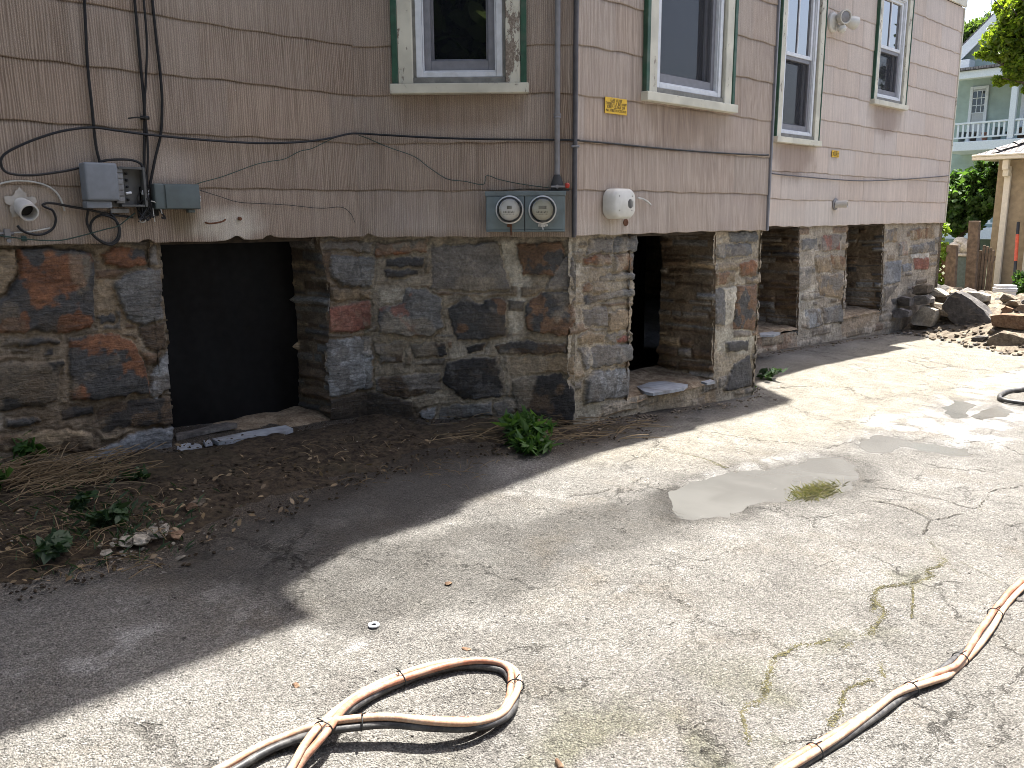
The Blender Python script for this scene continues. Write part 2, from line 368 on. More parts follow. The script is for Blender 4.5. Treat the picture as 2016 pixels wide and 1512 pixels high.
MT['tarp']=plain('black_plastic_sheet',(.0065,.0065,.007),.6,var=.3,spec=.15)
MT['wood_dark']=plain('rotten_wood',(.06,.045,.032),.9,var=.5,bump=.5)
MT['slateblue']=plain('pale_slate',(.30,.32,.35),.55,var=.25,bump=.5,dirt=(.13,.11,.09),dirt_amt=.6)
def sill_mat():
    t=NT('mortar_sill'); P=t.pos(); n=t.noise(P,12,7,.7); f=t.noise(P,70,4,.7)
    c=t.mix(t.ramp(n,.35,.65),(.13,.09,.055),(.30,.235,.16)); c=t.mix(1.,c,t.ramp(f,.3,.7,.7,1.25),'MULTIPLY')
    return t.done(t.bsdf(c,.9,t.bump(n,.8,.02)))
MT['sill']=sill_mat()
def puddle_mat():
    t=NT('muddy_water'); P=t.pos(); n=t.noise(t.map(P,(1,1,1)),2.2,4,.5,.8)
    c=t.mix(t.ramp(n,.35,.65),(.082,.081,.077),(.102,.101,.096))
    f=t.noise(t.map(P,(.3,1.6,1),(0,0,.5)),18,4,.6); c=t.mix(t.ramp(f,.68,.75,0,.3),c,(.16,.157,.15))
    return t.done(t.bsdf(c,.2,None,0,.35))
MT['puddle']=puddle_mat()
def hose_mat(name,col,scuff):
    t=NT(name); P=t.pos(); n=t.noise(P,30,5,.65); f=t.noise(P,160,3)
    c=t.mix(t.ramp(n,.40,.64,0,.6),col,scuff); c=t.mix(1.,c,t.ramp(f,.3,.7,.85,1.12),'MULTIPLY')
    return t.done(t.bsdf(c,.5,t.bump(f,.2,.002),0,.4))
MT['hose_pink']=hose_mat('salmon_rubber_hose',(.31,.13,.08),(.40,.29,.22)); MT['hose_tan']=hose_mat('tan_rubber_hose',(.38,.225,.145),(.46,.38,.30))
MT['hose_black']=hose_mat('black_rubber_hose',(.03,.03,.032),(.13,.127,.12))
def rock_mat(name,c0,c1,sc=6):
    t=NT(name); P=t.obj(); rn=t.n('ShaderNodeObjectInfo').outputs['Random']
    n=t.noise(P,sc,8,.68); f=t.noise(P,sc*9,5,.7); s=t.noise(t.map(P,(1,1,6)),sc*1.5,5,.6,.8)
    c=t.mix(t.ramp(n,.35,.65),c0,c1); c=t.mix(1.,c,t.ramp(f,.25,.75,.65,1.35),'MULTIPLY'); c=t.mix(1.,c,t.ramp(rn,0,1,.75,1.25),'MULTIPLY')
    c=t.mix(t.ramp(s,.56,.7,0,.4),c,(.30,.26,.20))
    return t.done(t.bsdf(c,.9,t.bump(t.math('ADD',n,t.math('MULTIPLY',f,.5)),.7,.02),0,.25))
MT['rock_tan']=rock_mat('tan_rubble',(.11,.088,.066),(.25,.21,.16)); MT['rock_grey']=rock_mat('grey_rubble',(.06,.056,.053),(.14,.13,.12))
MT['rock_dark']=rock_mat('dark_slate_rock',(.062,.058,.057),(.125,.117,.112),3); MT['rock_pale']=rock_mat('pale_mortar_rock',(.17,.152,.125),(.31,.285,.24))
MT['fines']=rock_mat('rubble_dust',(.09,.072,.054),(.22,.185,.14),9)
MT['rock_rust']=rock_mat('rusty_rock',(.10,.058,.036),(.19,.13,.085))
def leaf_mat(name,c0,c1,tl=.45):
    t=NT(name); r=t.rnd(); c=t.mix(r,c0,c1); b=t.bsdf(c,.5,None,0,.35)
    tr=t.n('ShaderNodeBsdfTranslucent'); t.i(tr,0,t.mix(1.,c,(1.5,1.65,.7),'MULTIPLY')); x=t.n('ShaderNodeMixShader'); x.inputs[0].default_value=tl
    t.t.links.new(b,x.inputs[1]); t.t.links.new(tr.outputs[0],x.inputs[2]); return t.done(x.outputs[0])
MT['leaf_tree']=leaf_mat('locust_leaves',(.08,.13,.015),(.22,.26,.035),.55); MT['leaf_far']=leaf_mat('far_leaves',(.05,.085,.025),(.10,.14,.04))
MT['leaf_vine']=leaf_mat('vine_leaves',(.03,.07,.018),(.085,.15,.04),.4); MT['leaf_sunlit']=leaf_mat('sunlit_vine_leaves',(.10,.17,.02),(.20,.26,.04))  # second one: sunlight put into a yellower leaf colour
MT['leaf_weed']=leaf_mat('weed_leaves',(.035,.085,.02),(.09,.17,.045),.35); MT['leaf_dull']=leaf_mat('dull_leaves',(.02,.045,.02),(.05,.085,.04),.3)
MT['grass']=leaf_mat('dry_grass_tuft',(.085,.09,.045),(.20,.175,.11),.2); MT['straw']=leaf_mat('dead_straw',(.11,.075,.04),(.27,.20,.12),.1)
MT['bark']=plain('bark',(.075,.058,.042),.95,var=.5,bump=.8)
MT['mossline']=plain('moss_in_seam',(.105,.095,.045),.95,var=.6,scale=45,bump=.8); MT['crack']=plain('crack_fill',(.03,.026,.02),.95,var=.5,scale=60,bump=.8)
MT['crackpale']=plain('pale_seam',(.21,.20,.165),.9,var=.3,scale=60,bump=.5)
def clap_mat(name,col,step=.11):
    t=NT(name); P=t.pos(); x=t.n('ShaderNodeSeparateXYZ'); t.i(x,0,P); z=t.math('FRACT',t.math('DIVIDE',x.outputs[2],step))
    n=t.noise(P,2.5,5); c=t.mix(1.,col,t.ramp(n,.3,.7,.88,1.08),'MULTIPLY')
    return t.done(t.bsdf(c,.6,t.bump(z,1.,.015),0,.3))
MT['clap']=clap_mat('pale_green_clapboard',(.36,.45,.405)); MT['clap_side']=clap_mat('neighbour_clapboard',(.32,.31,.28),.13)
MT['whitepaint']=plain('white_trim_paint',(.68,.72,.73),.5,var=.08); MT['stucco']=plain('beige_stucco',(.33,.265,.175),.9,var=.18,scale=14,bump=.5,dirt=(.22,.17,.11))
MT['gutter']=plain('cream_gutter',(.66,.61,.50),.45,var=.07)
def shingle_mat():
    t=NT('roof_shingles'); uvv=t.pos(); b=t.n('ShaderNodeTexBrick'); t.i(b,'Vector',t.map(uvv,(1,1,1),(0,R(90),0))); b.inputs['Scale'].default_value=3.2
    b.inputs['Color1'].default_value=(.19,.17,.165,1); b.inputs['Color2'].default_value=(.27,.25,.24,1); b.inputs['Mortar'].default_value=(.06,.055,.055,1); b.inputs['Mortar Size'].default_value=.03
    c=t.mix(1.,b.outputs[0],t.ramp(t.noise(uvv,60,4),.3,.7,.75,1.2),'MULTIPLY'); return t.done(t.bsdf(c,.9,t.bump(t.noise(uvv,60,4),.4,.01)))
MT['shingle']=shingle_mat()
MT['oldwood']=plain('weathered_wood',(.15,.11,.078),.9,var=.4,scale=18,bump=.6); MT['lattice']=plain('brown_lattice',(.16,.105,.06),.85,var=.3)
MT['bucket']=plain('white_bucket_plastic',(.55,.56,.58),.45,var=.1); MT['orange']=plain('orange_fiberglass',(.68,.11,.04),.45); MT['poleblack']=plain('black_steel',(.02,.02,.02),.5)
MT['bin']=plain('grey_green_bin',(.10,.13,.12),.5); MT['bag']=plain('cream_bag',(.55,.50,.42),.6,var=.3); MT['doorgrey']=plain('pale_grey_door',(.45,.47,.47),.5,var=.08)
MT['hedge']=leaf_mat('box_hedge',(.025,.06,.012),(.06,.12,.025),.3)
MT['inside']=plain('dark_cellar',(.025,.022,.02),.95)  # cellar's darkness put into a near-black base colour
MT['grassland']=plain('yard_ground',(.07,.075,.035),.95,var=.4,scale=8,bump=.6)
# ------------------------------------------------------------------ the house: siding
house=thing('house','large old house with taupe striated shingle siding above a rubble stone foundation','house',(0,0,0))
E0=.266; EX=.267
def zc(k): return Z0+(0 if k==0 else E0+(k-1)*EX)
WIN={}   # wall -> list of holes (u0,u1,z0,z1)
def siding(name,fr,u0,u1,ntop,holes,base,rib,seed,stains=(),notch=(),light=None):
    nu=max(2,int((u1-u0)/.026)); U=np.linspace(u0,u1,nu); rows=[]
    rg=np.random.RandomState(seed)
    offs=rg.uniform(0,.62,40)
    V=[];T=[];UV=[]
    for k in range(ntop):
        zb=zc(k); zt=zc(k+1)+.025; sid=np.floor((U+offs[k]+50)/.61).astype(int)
        jit=(np.sin(sid*12.9898+k*78.233)*43758.5453)%1.; jit2=(np.sin(sid*39.3+k*11.7)*24634.63)%1.
        wave=.0028*np.sin(U*2*math.pi/.27+k*1.7+3*fbm(U*.8,U*0+k,seed,2))+.016*(fbm(U*1.9,U*0+k*5.+seed,seed,3)-.5)+(jit-.5)*.005
        if k==0:
            for (uc,w,hh) in notch: wave=wave+hh*sst(w,w*.3,np.abs(U-uc))
        frac=((U+offs[k]+50)/.61)%1.; seam=sst(.03,.0,np.minimum(frac,1-frac))
        for (f_,n_) in ((0,-.004),(0.,.010),(.02,.010),(.2,.009),(.42,.0075),(.65,.006),(.85,.0045),(1.,.003)):
            z=zb+wave*(1-f_)+(zt-zb)*f_; n=n_+.0025*(fbm(U*2.,U*0+k,seed+3,2)-.5)-.0012*seam
            V.append((z,n)); 
            col=np.array(base)[None,:]*(1+.10*(jit2-.5))[:,None]*(1-.16*seam*(f_>0))[:,None]
            col=col*np.stack([1+.05*(jit-.5),np.ones(nu),1-.05*(jit-.5)],1)
            if f_<=.02: col=col*.95  # butt edge toned darker, part of the painted course shadow line
            if k>0 or True: col=col*(1.-.05*(f_>.9))  # top strip darkened in colour for the shade of the next course
            r_=np.full(nu,rib)*(.75+.5*jit)
            for (c_,su,sz,colr,amt,dr) in stains:
                d=((U-c_[0])/su)**2+((z-Z0-c_[1])/sz)**2
                mm=amt*sst(1.15,.3,d+.9*(fbm(U*9,z*9,seed+8,4)-.5)); col=col*(1-mm[:,None])+np.array(colr)[None]*mm[:,None]; r_=r_*(1-dr*mm)
            T.append(np.hstack([col,np.clip(r_,0,1)[:,None]])); UV.append(np.stack([U+k*7.31+seed,z],1))
    nj=len(V); P=np.zeros((nu,nj,3)); TT=np.zeros((nu,nj,4)); UU=np.zeros((nu,nj,2))
    for j in range(nj):
        z,n=V[j]; P[:,j]=fr.o[None]+fr.U[None]*U[:,None]+fr.N[None]*n[:,None]; P[:,j,2]+=z; TT[:,j]=T[j]; UU[:,j]=UV[j]
    uc=(U[:-1]+U[1:])/2; zcn=np.stack([(V[j][0][:-1]+V[j+1][0][1:])/2 for j in range(nj-1)],1)
    mask=np.ones((nu-1,nj-1),bool)
    for (a,b,c,d) in holes: mask&=~((uc[:,None]>a)&(uc[:,None]<b)&(zcn>c)&(zcn<d))
    o=grid_mesh(name,P.reshape(-1,3),nu,nj,mask,MT['siding'],house,{'tint':TT.reshape(-1,4)},UU.reshape(-1,2),smooth=False)
    return o
BR=(.20,.135,.085); PL=(.50,.455,.385); GY=(.17,.15,.135)
# windows: (wall frame, casing u0,u1, sill bottom, top, sash rail height or None)
WSPEC=dict(W1=(FB,.228,.992,.80,2.52),W2=(FC,1.50,2.50,.81,2.52),W3=(FD,4.68,5.545,.795,2.52),W4=(FD,6.72,7.62,1.31,2.62))
def hole(k): f,a,b,c,d=WSPEC[k]; return (a+.03,b-.03,Z0+c+.03,Z0+d-.03)
SA=(.305,.243,.192); SB=(.345,.277,.222); SCc=(.40,.33,.275); SD=(.51,.44,.385)  # siding tone per wall; part of the right wall's brightness is painted in
ua=lambda px:FA.at(px)[0]
siding('siding',FA,-6,0,10,[],SA,1.,3,
   stains=[((-1.02,.09),.13,.10,(.17,.13,.075),.75,.3),((-.83,.07),.24,.10,PL,.8,.9),((-1.42,.1),.25,.12,(.34,.27,.21),.5,.6),((-1.78,.12),.22,.16,(.36,.30,.24),.6,.8),((-1.1,.36),.14,.10,(.40,.34,.29),.5,.5)],
   notch=[(ua((288,472)),.025,.022),(ua((465,470)),.05,.02),(ua((530,470)),.045,.016),(ua((652,470)),.02,.01)])
siding('siding',FB,0,1.273,10,[hole('W1')],SB,1.,5,
   stains=[((.62,.72),.42,.13,BR,.55,.1),((.5,.06),.3,.05,(.42,.36,.31),.4,.3),((.35,.1),.25,.1,(.40,.34,.30),.35,.3)],
   notch=[(.06,.03,.02),(.42,.02,.018)])
siding('siding',FC,.9,3.07,10,[hole('W2')],SCc,.85,7,stains=[((2.0,.70),.55,.16,(.24,.17,.12),.5,.1),((1.2,.03),.4,.06,(.46,.41,.36),.4,.4),((2.6,.1),.4,.2,(.42,.36,.32),.4,.3)])
siding('siding',FE,0,1.273,10,[],SCc,.8,9)
siding('siding',FD,3.97,9.25,10,[hole('W3'),hole('W4')],SD,.42,11,
   stains=[((5.1,.66),.5,.22,(.21,.145,.11),.6,.1),((7.15,1.18),.55,.2,(.22,.155,.12),.6,.1),((6.0,.1),1.6,.14,(.47,.43,.385),.5,.6),((8.3,.1),.9,.12,(.47,.43,.385),.45,.5),((6.2,.9),.12,.5,(.47,.42,.38),.4,.3),((6.6,1.0),.05,.5,(.47,.42,.38),.4,.3)])
siding('siding',FEND,0,8,10,[],SD,.4,13)
# --- foundation: rubble masonry as a relief
SL=(.165,.16,.148); SLD=(.072,.069,.065); SLB=(.032,.03,.028); ORG=(.215,.092,.042); ORB=(.185,.105,.058); TAN=(.27,.205,.13); TAU=(.185,.165,.14)
BRN=(.10,.068,.042); PNK=(.27,.13,.095); LGT=(.27,.275,.27); WHT=(.50,.48,.43); MOR=(.275,.232,.17); MORL=(.46,.42,.34); BLU=(.19,.20,.21); RED=(.21,.085,.06)
def zs(off,k,L): return [(off[0]+x/k,off[1]+y/k) for x,y in L]
zA=lambda *L:zs((0,450),2.88,L); zB=lambda *L:zs((600,440),2.88,L); zC=lambda *L:zs((1120,430),2.653,L)
# (polygon, colour, second colour or None, amount, relief, streak)
STA=[(zA((100,120),(250,100),(530,140),(545,330),(552,470),(540,560),(430,575),(400,600),(200,588),(-60,605),(-60,400),(60,390),(110,240)),SLD,ORG,.5,.030,.6),
(zA((-60,120),(90,120),(110,235),(60,370),(-60,385)),TAN,None,0,.02,.3),(zA((585,140),(700,92),(830,125),(855,205),(700,222),(600,205)),SLD,ORG,.8,.02,.4),
(zA((650,310),(760,240),(925,235),(940,530),(830,557),(735,525)),SL,None,0,.026,.8),(zA((400,620),(650,595),(760,630),(830,760),(872,930),(700,955),(540,982),(410,978),(408,780)),SLD,ORG,.34,.03,.5),
(zA((-60,772),(380,755),(340,900),(330,1000),(240,1020),(-60,1045)),(.04,.036,.03),None,0,.02,.8),(zA((20,650),(60,630),(340,622),(352,655),(180,670),(30,670)),SLD,None,0,.014,.5),
(zA((80,690),(175,688),(170,716),(85,716)),SLB,None,0,.008,.5),(zA((268,692),(310,684),(322,716),(260,720)),SLD,None,0,.008,.5),(zA((40,1092),(230,1080),(242,1112),(100,1142),(40,1132)),SLD,None,0,.012,.7),
(zA((360,1032),(540,1018),(545,1062),(370,1088)),SLB,None,0,.012,.8),(zA((-60,1190),(300,1150),(470,1160),(550,1182),(540,1270),(250,1275),(-60,1260)),TAN,BRN,.4,.015,.3),
(zA((470,1330),(640,1230),(800,1150),(985,1128),(1003,1260),(960,1360),(800,1410),(600,1400)),BLU,None,0,.03,.7),(zA((560,495),(650,488),(662,532),(578,532)),SLD,None,0,.01,.5),
(zA((800,562),(943,548),(958,685),(900,705),(830,652)),BRN,None,0,.012,.8),(zA((880,805),(965,690),(985,905),(900,972),(868,932)),LGT,TAU,.5,.02,.3),
(zA((560,1045),(700,985),(985,955),(995,1120),(800,1125),(600,1165)),BRN,SLB,.5,.015,1.),(zA((860,95),(905,95),(910,200),(870,215)),TAU,None,0,.012,.3),
(zA((-900,150),(-500,130),(-120,160),(-140,560),(-500,600),(-900,580)),SLD,ORG,.4,.03,.6),(zA((-900,640),(-500,620),(-130,660),(-110,1020),(-600,1050)),SL,None,0,.025,.7)]
STB=[(zB((160,180),(388,188),(378,365),(230,362),(165,300)),SL,None,0,.025,.7),(zB((70,432),(150,398),(152,500),(66,502)),LGT,None,0,.02,.2),
(zB((148,480),(362,440),(378,590),(300,622),(152,622)),PNK,RED,.5,.02,.5),(zB((138,660),(362,650),(388,780),(372,940),(200,985),(132,982)),LGT,SL,.5,.028,.7),
(zB((75,110),(240,93),(375,108),(372,166),(230,152),(90,152)),TAU,None,0,.014,.4),(zB((60,172),(158,160),(160,340),(80,330)),BRN,None,0,.012,.6),
(zB((165,370),(370,372),(365,432),(165,440)),TAN,None,0,.012,.4),
(zB((400,108),(692,92),(692,160),(560,182),(390,190)),SLD,ORG,.75,.018,.5),(zB((450,200),(672,198),(660,246),(448,246)),SLD,None,0,.014,.8),(zB((438,266),(632,262),(640,300),(450,314)),SLD,None,0,.012,.8),
(zB((715,128),(1098,108),(1165,370),(980,392),(715,372)),TAU,None,0,.016,.15),(zB((1190,108),(1472,108),(1472,200),(1422,292),(1240,297),(1215,222)),SLD,ORB,.65,.02,.5),
(zB((1480,180),(1530,190),(1540,330),(1520,392),(1360,382),(1400,312)),TAU,None,0,.01,.2),(zB((418,480),(550,452),(562,368),(680,368),(770,430),(778,600),(700,642),(520,636),(412,626)),SL,PNK,.12,.028,.8),
(zB((808,482),(918,423),(990,462),(1060,420),(1142,440),(1132,640),(1000,662),(870,668),(820,582)),SLD,ORB,.12,.028,.7),(zB((1250,470),(1340,388),(1532,398),(1532,562),(1482,645),(1258,612)),SLD,ORB,.55,.024,.6),
(zB((388,692),(562,670),(552,792),(418,802)),TAU,BRN,.5,.016,1.),(zB((588,690),(792,684),(804,752),(620,775)),SLB,BRN,.25,.018,1.),(zB((908,702),(1022,680),(1010,732),(918,742)),SLB,None,0,.012,1.),
(zB((1075,702),(1200,668),(1482,688),(1492,742),(1098,752)),BRN,SLD,.4,.018,1.),(zB((798,792),(950,768),(1092,770),(1132,880),(1132,992),(900,1004),(776,902)),SLB,(.09,.085,.08),.3,.028,.6),
(zB((1168,890),(1452,860),(1534,950),(1534,1145),(1400,1135),(1188,1062)),SLB,BRN,.3,.026,.5),(zB((1158,770),(1532,760),(1532,862),(1450,850),(1158,872)),TAN,None,0,.006,.1),
(zB((388,882),(762,850),(772,952),(560,1004),(398,962)),TAU,BRN,.5,.014,1.),(zB((640,1075),(742,1048),(722,1135),(680,1165)),LGT,None,0,.014,.3),(zB((770,1045),(1052,1020),(1062,1090),(760,1130)),SL,None,0,.014,.6),
(zB((1058,1030),(1192,1000),(1192,1082),(1098,1115)),TAU,None,0,.012,.3),(zB((130,1000),(380,960),(600,1020),(620,1120),(130,1120)),(.05,.038,.026),None,0,.012,.8)]
STC=[(zC((98,200),(242,188),(242,240),(98,242)),ORB,ORG,.4,.016,.8),(zC((255,190),(372,178),(367,270),(255,276)),ORB,TAU,.3,.014,.5),(zC((128,112),(246,95),(246,180),(110,190)),TAU,None,0,.012,.6),
(zC((255,100),(374,88),(372,174),(258,180)),SL,TAU,.4,.012,.6),(zC((188,300),(362,284),(357,322),(188,332)),SL,None,0,.014,1.),(zC((103,412),(352,370),(352,406),(103,452)),SL,SLD,.5,.016,1.),
(zC((88,480),(216,468),(216,572),(108,562)),TAU,None,0,.01,.3),(zC((225,500),(352,470),(347,582),(225,592)),TAN,None,0,.012,.4),(zC((68,622),(130,590),(212,612),(212,652),(75,662)),TAN,None,0,.01,.3),
(zC((66,682),(342,658),(342,752),(110,792)),TAU,SL,.4,.018,.5),(zC((103,852),(150,798),(342,788),(332,942),(180,952),(103,982)),SL,LGT,.3,.026,.8),(zC((95,350),(147,340),(147,385),(93,390)),ORB,None,0,.01,.5),
(zC((273,626),(337,614),(332,650),(278,652)),RED,None,0,.012,.5),(zC((788,140),(972,128),(977,192),(788,212)),TAU,SL,.5,.014,.8),(zC((858,70),(1002,68),(1002,122),(868,126)),SL,None,0,.014,.9),
(zC((913,236),(1002,214),(997,302),(913,302)),ORB,ORG,.5,.014,.5),(zC((783,286),(892,274),(892,332),(788,352)),TAN,ORB,.5,.014,.5),(zC((778,370),(852,360),(832,562),(778,562)),SL,None,0,.016,.8),
(zC((898,360),(992,344),(987,582),(883,582)),SLD,ORB,.6,.018,.6),(zC((843,652),(962,640),(957,692),(848,702)),SLD,None,0,.014,.8),(zC((828,892),(878,770),(972,708),(977,882),(828,905)),SLD,None,0,.018,.4),
(zC((830,362),(892,360),(882,540),(840,572)),MORL,None,0,.006,0.)]
STD=[(zC((1228,110),(1312,104),(1317,162),(1228,172)),SL,None,0,.012,.6),(zC((1338,90),(1422,80),(1427,162),(1338,172)),PNK,TAU,.6,.012,.4),(zC((1378,190),(1462,200),(1457,272),(1398,262)),TAN,ORB,.4,.012,.4),
(zC((1218,260),(1282,250),(1277,362),(1213,382)),SL,None,0,.014,.5),(zC((1298,200),(1372,200),(1392,282),(1308,282)),TAN,None,0,.01,.3),(zC((1343,470),(1442,450),(1442,542),(1348,552)),SL,TAU,.5,.014,.5),
(zC((1248,480),(1332,470),(1332,562),(1258,582)),LGT,TAU,.4,.012,.4),(zC((1308,300),(1442,290),(1442,422),(1328,402)),TAU,TAN,.5,.012,.4),(zC((1738,130),(1782,120),(1787,190),(1733,202)),SL,PNK,.4,.012,.4),
(zC((1788,150),(1927,114),(1927,172),(1798,187)),SL,None,0,.014,.8),(zC((1815,204),(1897,204),(1892,267),(1818,267)),RED,PNK,.4,.01,.6),(zC((1658,230),(1752,218),(1742,332),(1658,352)),BLU,LGT,.4,.012,.3),
(zC((1753,240),(1807,234),(1802,277),(1758,282)),BLU,None,0,.01,.3),(zC((1698,420),(1772,408),(1782,442),(1708,452)),SLD,None,0,.012,.8),(zC((1788,188),(1902,178),(1897,204),(1798,212)),WHT,None,0,.004,0.),
(zC((1665,60),(1735,50),(1725,120),(1665,125)),TAN,TAU,.5,.012,.4),(zC((1795,60),(1925,45),(1925,105),(1800,110)),TAN,ORB,.3,.012,.4),(zC((1660,365),(1740,345),(1690,410),(1655,470)),TAU,None,0,.012,.4)]
def strata(U,Z,seed,h=.085,w=.24,gap=.004):
    """random coursed rubble: distance to the joint and three random numbers per stone"""
    Z=Z+.018*(fbm(U*4,Z*4,seed,3)-.5)*2; U=U+.02*(fbm(U*6+9,Z*6,seed+2,3)-.5)*2
    r=np.random.RandomState(seed); hs=r.uniform(.45,1.6,60)*h; ed=np.concatenate([[0],np.cumsum(hs)]); zz=(Z+20)%ed[-1]
    row=np.clip(np.searchsorted(ed,zz,'right')-1,0,59); dz=np.minimum(zz-ed[row],ed[row+1]-zz)
    wr=r.uniform(.6,1.6,60)*w; of=r.uniform(0,5,60); k=(U+20+of[row])/wr[row]; ki=np.floor(k); f=k-ki
    s1=.22*(np.sin(ki*91.7+row*17.3)); s2=.22*np.sin((ki+1)*91.7+row*17.3)
    lo=s1; hi=1+s2; sw=f<lo; sw2=f>hi; ki=np.where(sw,ki-1,np.where(sw2,ki+1,ki))
    du=np.minimum(np.abs(f-lo),np.abs(f-hi))*wr[row]
    rnd=lambda a,b,c:(np.sin(ki*a+row*b+seed)*c)%1.
    return np.minimum(dz,du)-gap,rnd(12.99,78.2,43758.5),rnd(39.3,11.1,24634.6),rnd(73.1,52.2,9731.3)
def ppx(fr,L): return [(a,b-Z0) for a,b in (fr.at(p) for p in L)]
HOLES={}
def foundation(name,fr,u0,u1,res,stones,holes,seed,mort=MOR,light=(),noff=-.035,zb=-1.75,filler=.55):
    nu=int((u1-u0)/res)+1; z1=.03; nz=int((z1-zb)/res)+1
    U,Z=np.meshgrid(np.linspace(u0,u1,nu),np.linspace(zb,z1,nz),indexing='ij')
    wu=U+.018*(fbm(U*22,Z*22,seed,5)-.5)*2+.009*(fbm(U*75,Z*75,seed+3,2)-.5); wz=Z+.018*(fbm(U*22+40,Z*22,seed+5,5)-.5)*2+.009*(fbm(U*75,Z*75+9,seed+4,2)-.5)
    b=fbm(U*7,Z*7,seed+1,5); f=fbm(U*45,Z*45,seed+2,4)
    H=.010*(b-.5)*2+.007*(f-.5)*2
    C=np.ones(U.shape+(3,))*np.array(mort)*(.72+.56*b)[...,None]
    K=np.full(U.shape,.12)
    for pl,c,am in light:
        d=sdist(wu,wz,ppx(fr,pl)); m=am*sst(-.01,.02,d); C=C*(1-m[...,None])+np.array(c)*m[...,None]
    far=np.full(U.shape,-1e9)
    pls=[]
    for S in stones:
        P=ppx(fr,S[0]); d=sdist(wu,wz,P); far=np.maximum(far,d); pls.append(d)
    # little fillers of thin slate between the big stones
    dd,ra,rb,rc=strata(U,Z,seed+30,.07,.24,.008); m=((rc<filler)&(far<-.012)); dd2=np.minimum(dd,-.008-far)
    mm=sst(0,.008,dd2)*m
    pal=np.array([SL,TAU,TAN,ORB,SLD,TAU,TAN,BRN]); cc=pal[(ra*7.99).astype(int)]*(.7+.5*rb)[...,None]; cc=.62*cc+.38*np.array(mort)*(.6+.5*b)[...,None]
    C=C*(1-mm[...,None])+cc*mm[...,None]; H=H+.013*sst(0,.02,dd2)*m; K=np.maximum(K,.5*mm)
    for S,d in zip(stones,pls):
        m=sst(-.001,.0035,d); c=np.array(S[1])*np.ones(U.shape+(3,))
        if S[2] is not None:
            nz_=fbm(U*8+S[4]*900,Z*8+S[3]*70,seed+11,5); fb=fbm(U*38,Z*38,seed+12,3)
            t=np.quantile(nz_[d>0],1-S[3]) if (d>0).any() else .5
            a=.9*sst(t-.03,t+.03,nz_+.09*(fb-.5)); c=c*(1-a[...,None])+np.array(S[2])*a[...,None]
        c=c*(.8+.4*fbm(U*16,Z*16,seed+14,4))[...,None]
        C=C*(1-m[...,None])+c*m[...,None]; K=K*(1-m)+S[5]*m
        ly=fbm(U*3,Z*40,seed+21,3)
        cu,cz=np.mean(ppx(fr,S[0]),0); tr=np.random.RandomState(int(abs(cu*977+cz*131)*10)%9999)
        H=H*(1-.4*m)-.007*np.exp(-((d+.006)/.006)**2)+S[4]*(.75*sst(-.002,.009,d)+.25*sst(.0,.05,d))+m*np.clip((U-cu)*tr.uniform(-.09,.09)+(Z-cz)*tr.uniform(-.09,.09),-.012,.012)+.012*S[5]*(ly-.5)*m+.016*m*(fbm(U*10,Z*10,seed+23,3)-.5)
    smn=fbm(U*3.2+3,Z*3.2,seed+41,6); sm2=fbm(U*14,Z*14,seed+42,4); sm=.6*sst(.58,.65,smn+.16*(sm2-.5)); C=C*(1-sm[...,None])+(np.array(mort)*1.08*(.75+.5*b)[...,None])*sm[...,None]; H=H+.006*sm*sm2; K=K*(1-.7*sm)
    N=noff+H
    P=fr.o[None,None]+fr.U*U[...,None]+fr.N*N[...,None]; P=P.copy(); P[...,2]+=Z+Z0
    uc=(U[:-1,:-1]+U[1:,1:])/2; zcn=(Z[:-1,:-1]+Z[1:,1:])/2; mask=np.ones(uc.shape,bool)
    wob=.02*(fbm(uc*12,zcn*12,seed+6,4)-.5)*2
    for h in holes: mask&=~(sdist(uc+wob,zcn+wob*.6,h)>0)
    T=np.concatenate([C,K[...,None]],-1)
    return grid_mesh(name,P.reshape(-1,3),nu,nz,mask,MT['stone'],house,{'tint':np.clip(T.reshape(-1,4),.004,1)},smooth=True)
hA=ppx(FA,[(316,440),(318,478),(330,620),(345,840),(346,889),(480,866),(655,834),(648,700),(650,560),(630,480),(628,440)])
hC=ppx(FC,[(1262,430),(1260,462),(1254,600),(1244,784),(1330,768),(1408,755),(1411,640),(1413,462),(1413,430)])
hD1=ppx(FD,[(1470,430),(1480,662),(1535,658),(1574,653),(1576,560),(1577,449),(1577,430)]); hD2=ppx(FD,[(1677,430),(1676,445),(1672,540),(1668,624),(1738,614),(1741,530),(1744,445),(1744,430)])
LB=[(zB((1075,95),(1200,95),(1225,230),(1290,330),(1240,480),(1245,620),(1130,640),(1140,440),(1170,370)),MORL,.85),(zB((1500,95),(1600,95),(1600,1150),(1535,1150),(1545,600)),MORL,.55),(zB((1040,660),(1260,630),(1180,700),(1130,760),(1170,1000),(1190,1080),(1140,1000),(1100,780)),MORL,.7),
    (zB((810,680),(920,690),(1060,660),(1050,770),(820,780)),MORL,.5),(zB((400,360),(560,340),(560,450),(420,480)),MORL,.6),(zB((0,1000),(700,1040),(700,1300),(0,1300)),(.075,.055,.038),.75)]
LC=[(zC((20,100),(90,100),(70,560),(130,600),(20,760)),MORL,.6),(zC((20,950),(330,960),(320,1100),(20,1100)),(.36,.33,.25),.7),(zC((780,580),(1000,560),(975,720),(800,700)),(.45,.42,.34),.8),(zC((330,930),(780,860),(800,1010),(330,1010)),(.30,.215,.125),.7)]
LD=[(zC((1210,350),(1300,360),(1300,560),(1210,580)),(.44,.42,.36),.7),(zC((950,600),(1205,595),(1210,700),(950,760)),(.25,.155,.095),.8),(zC((1440,510),(1650,490),(1650,600),(1440,620)),(.30,.23,.16),.8),(zC((1640,440),(1830,440),(1830,600),(1640,640)),(.13,.12,.11),.6)]
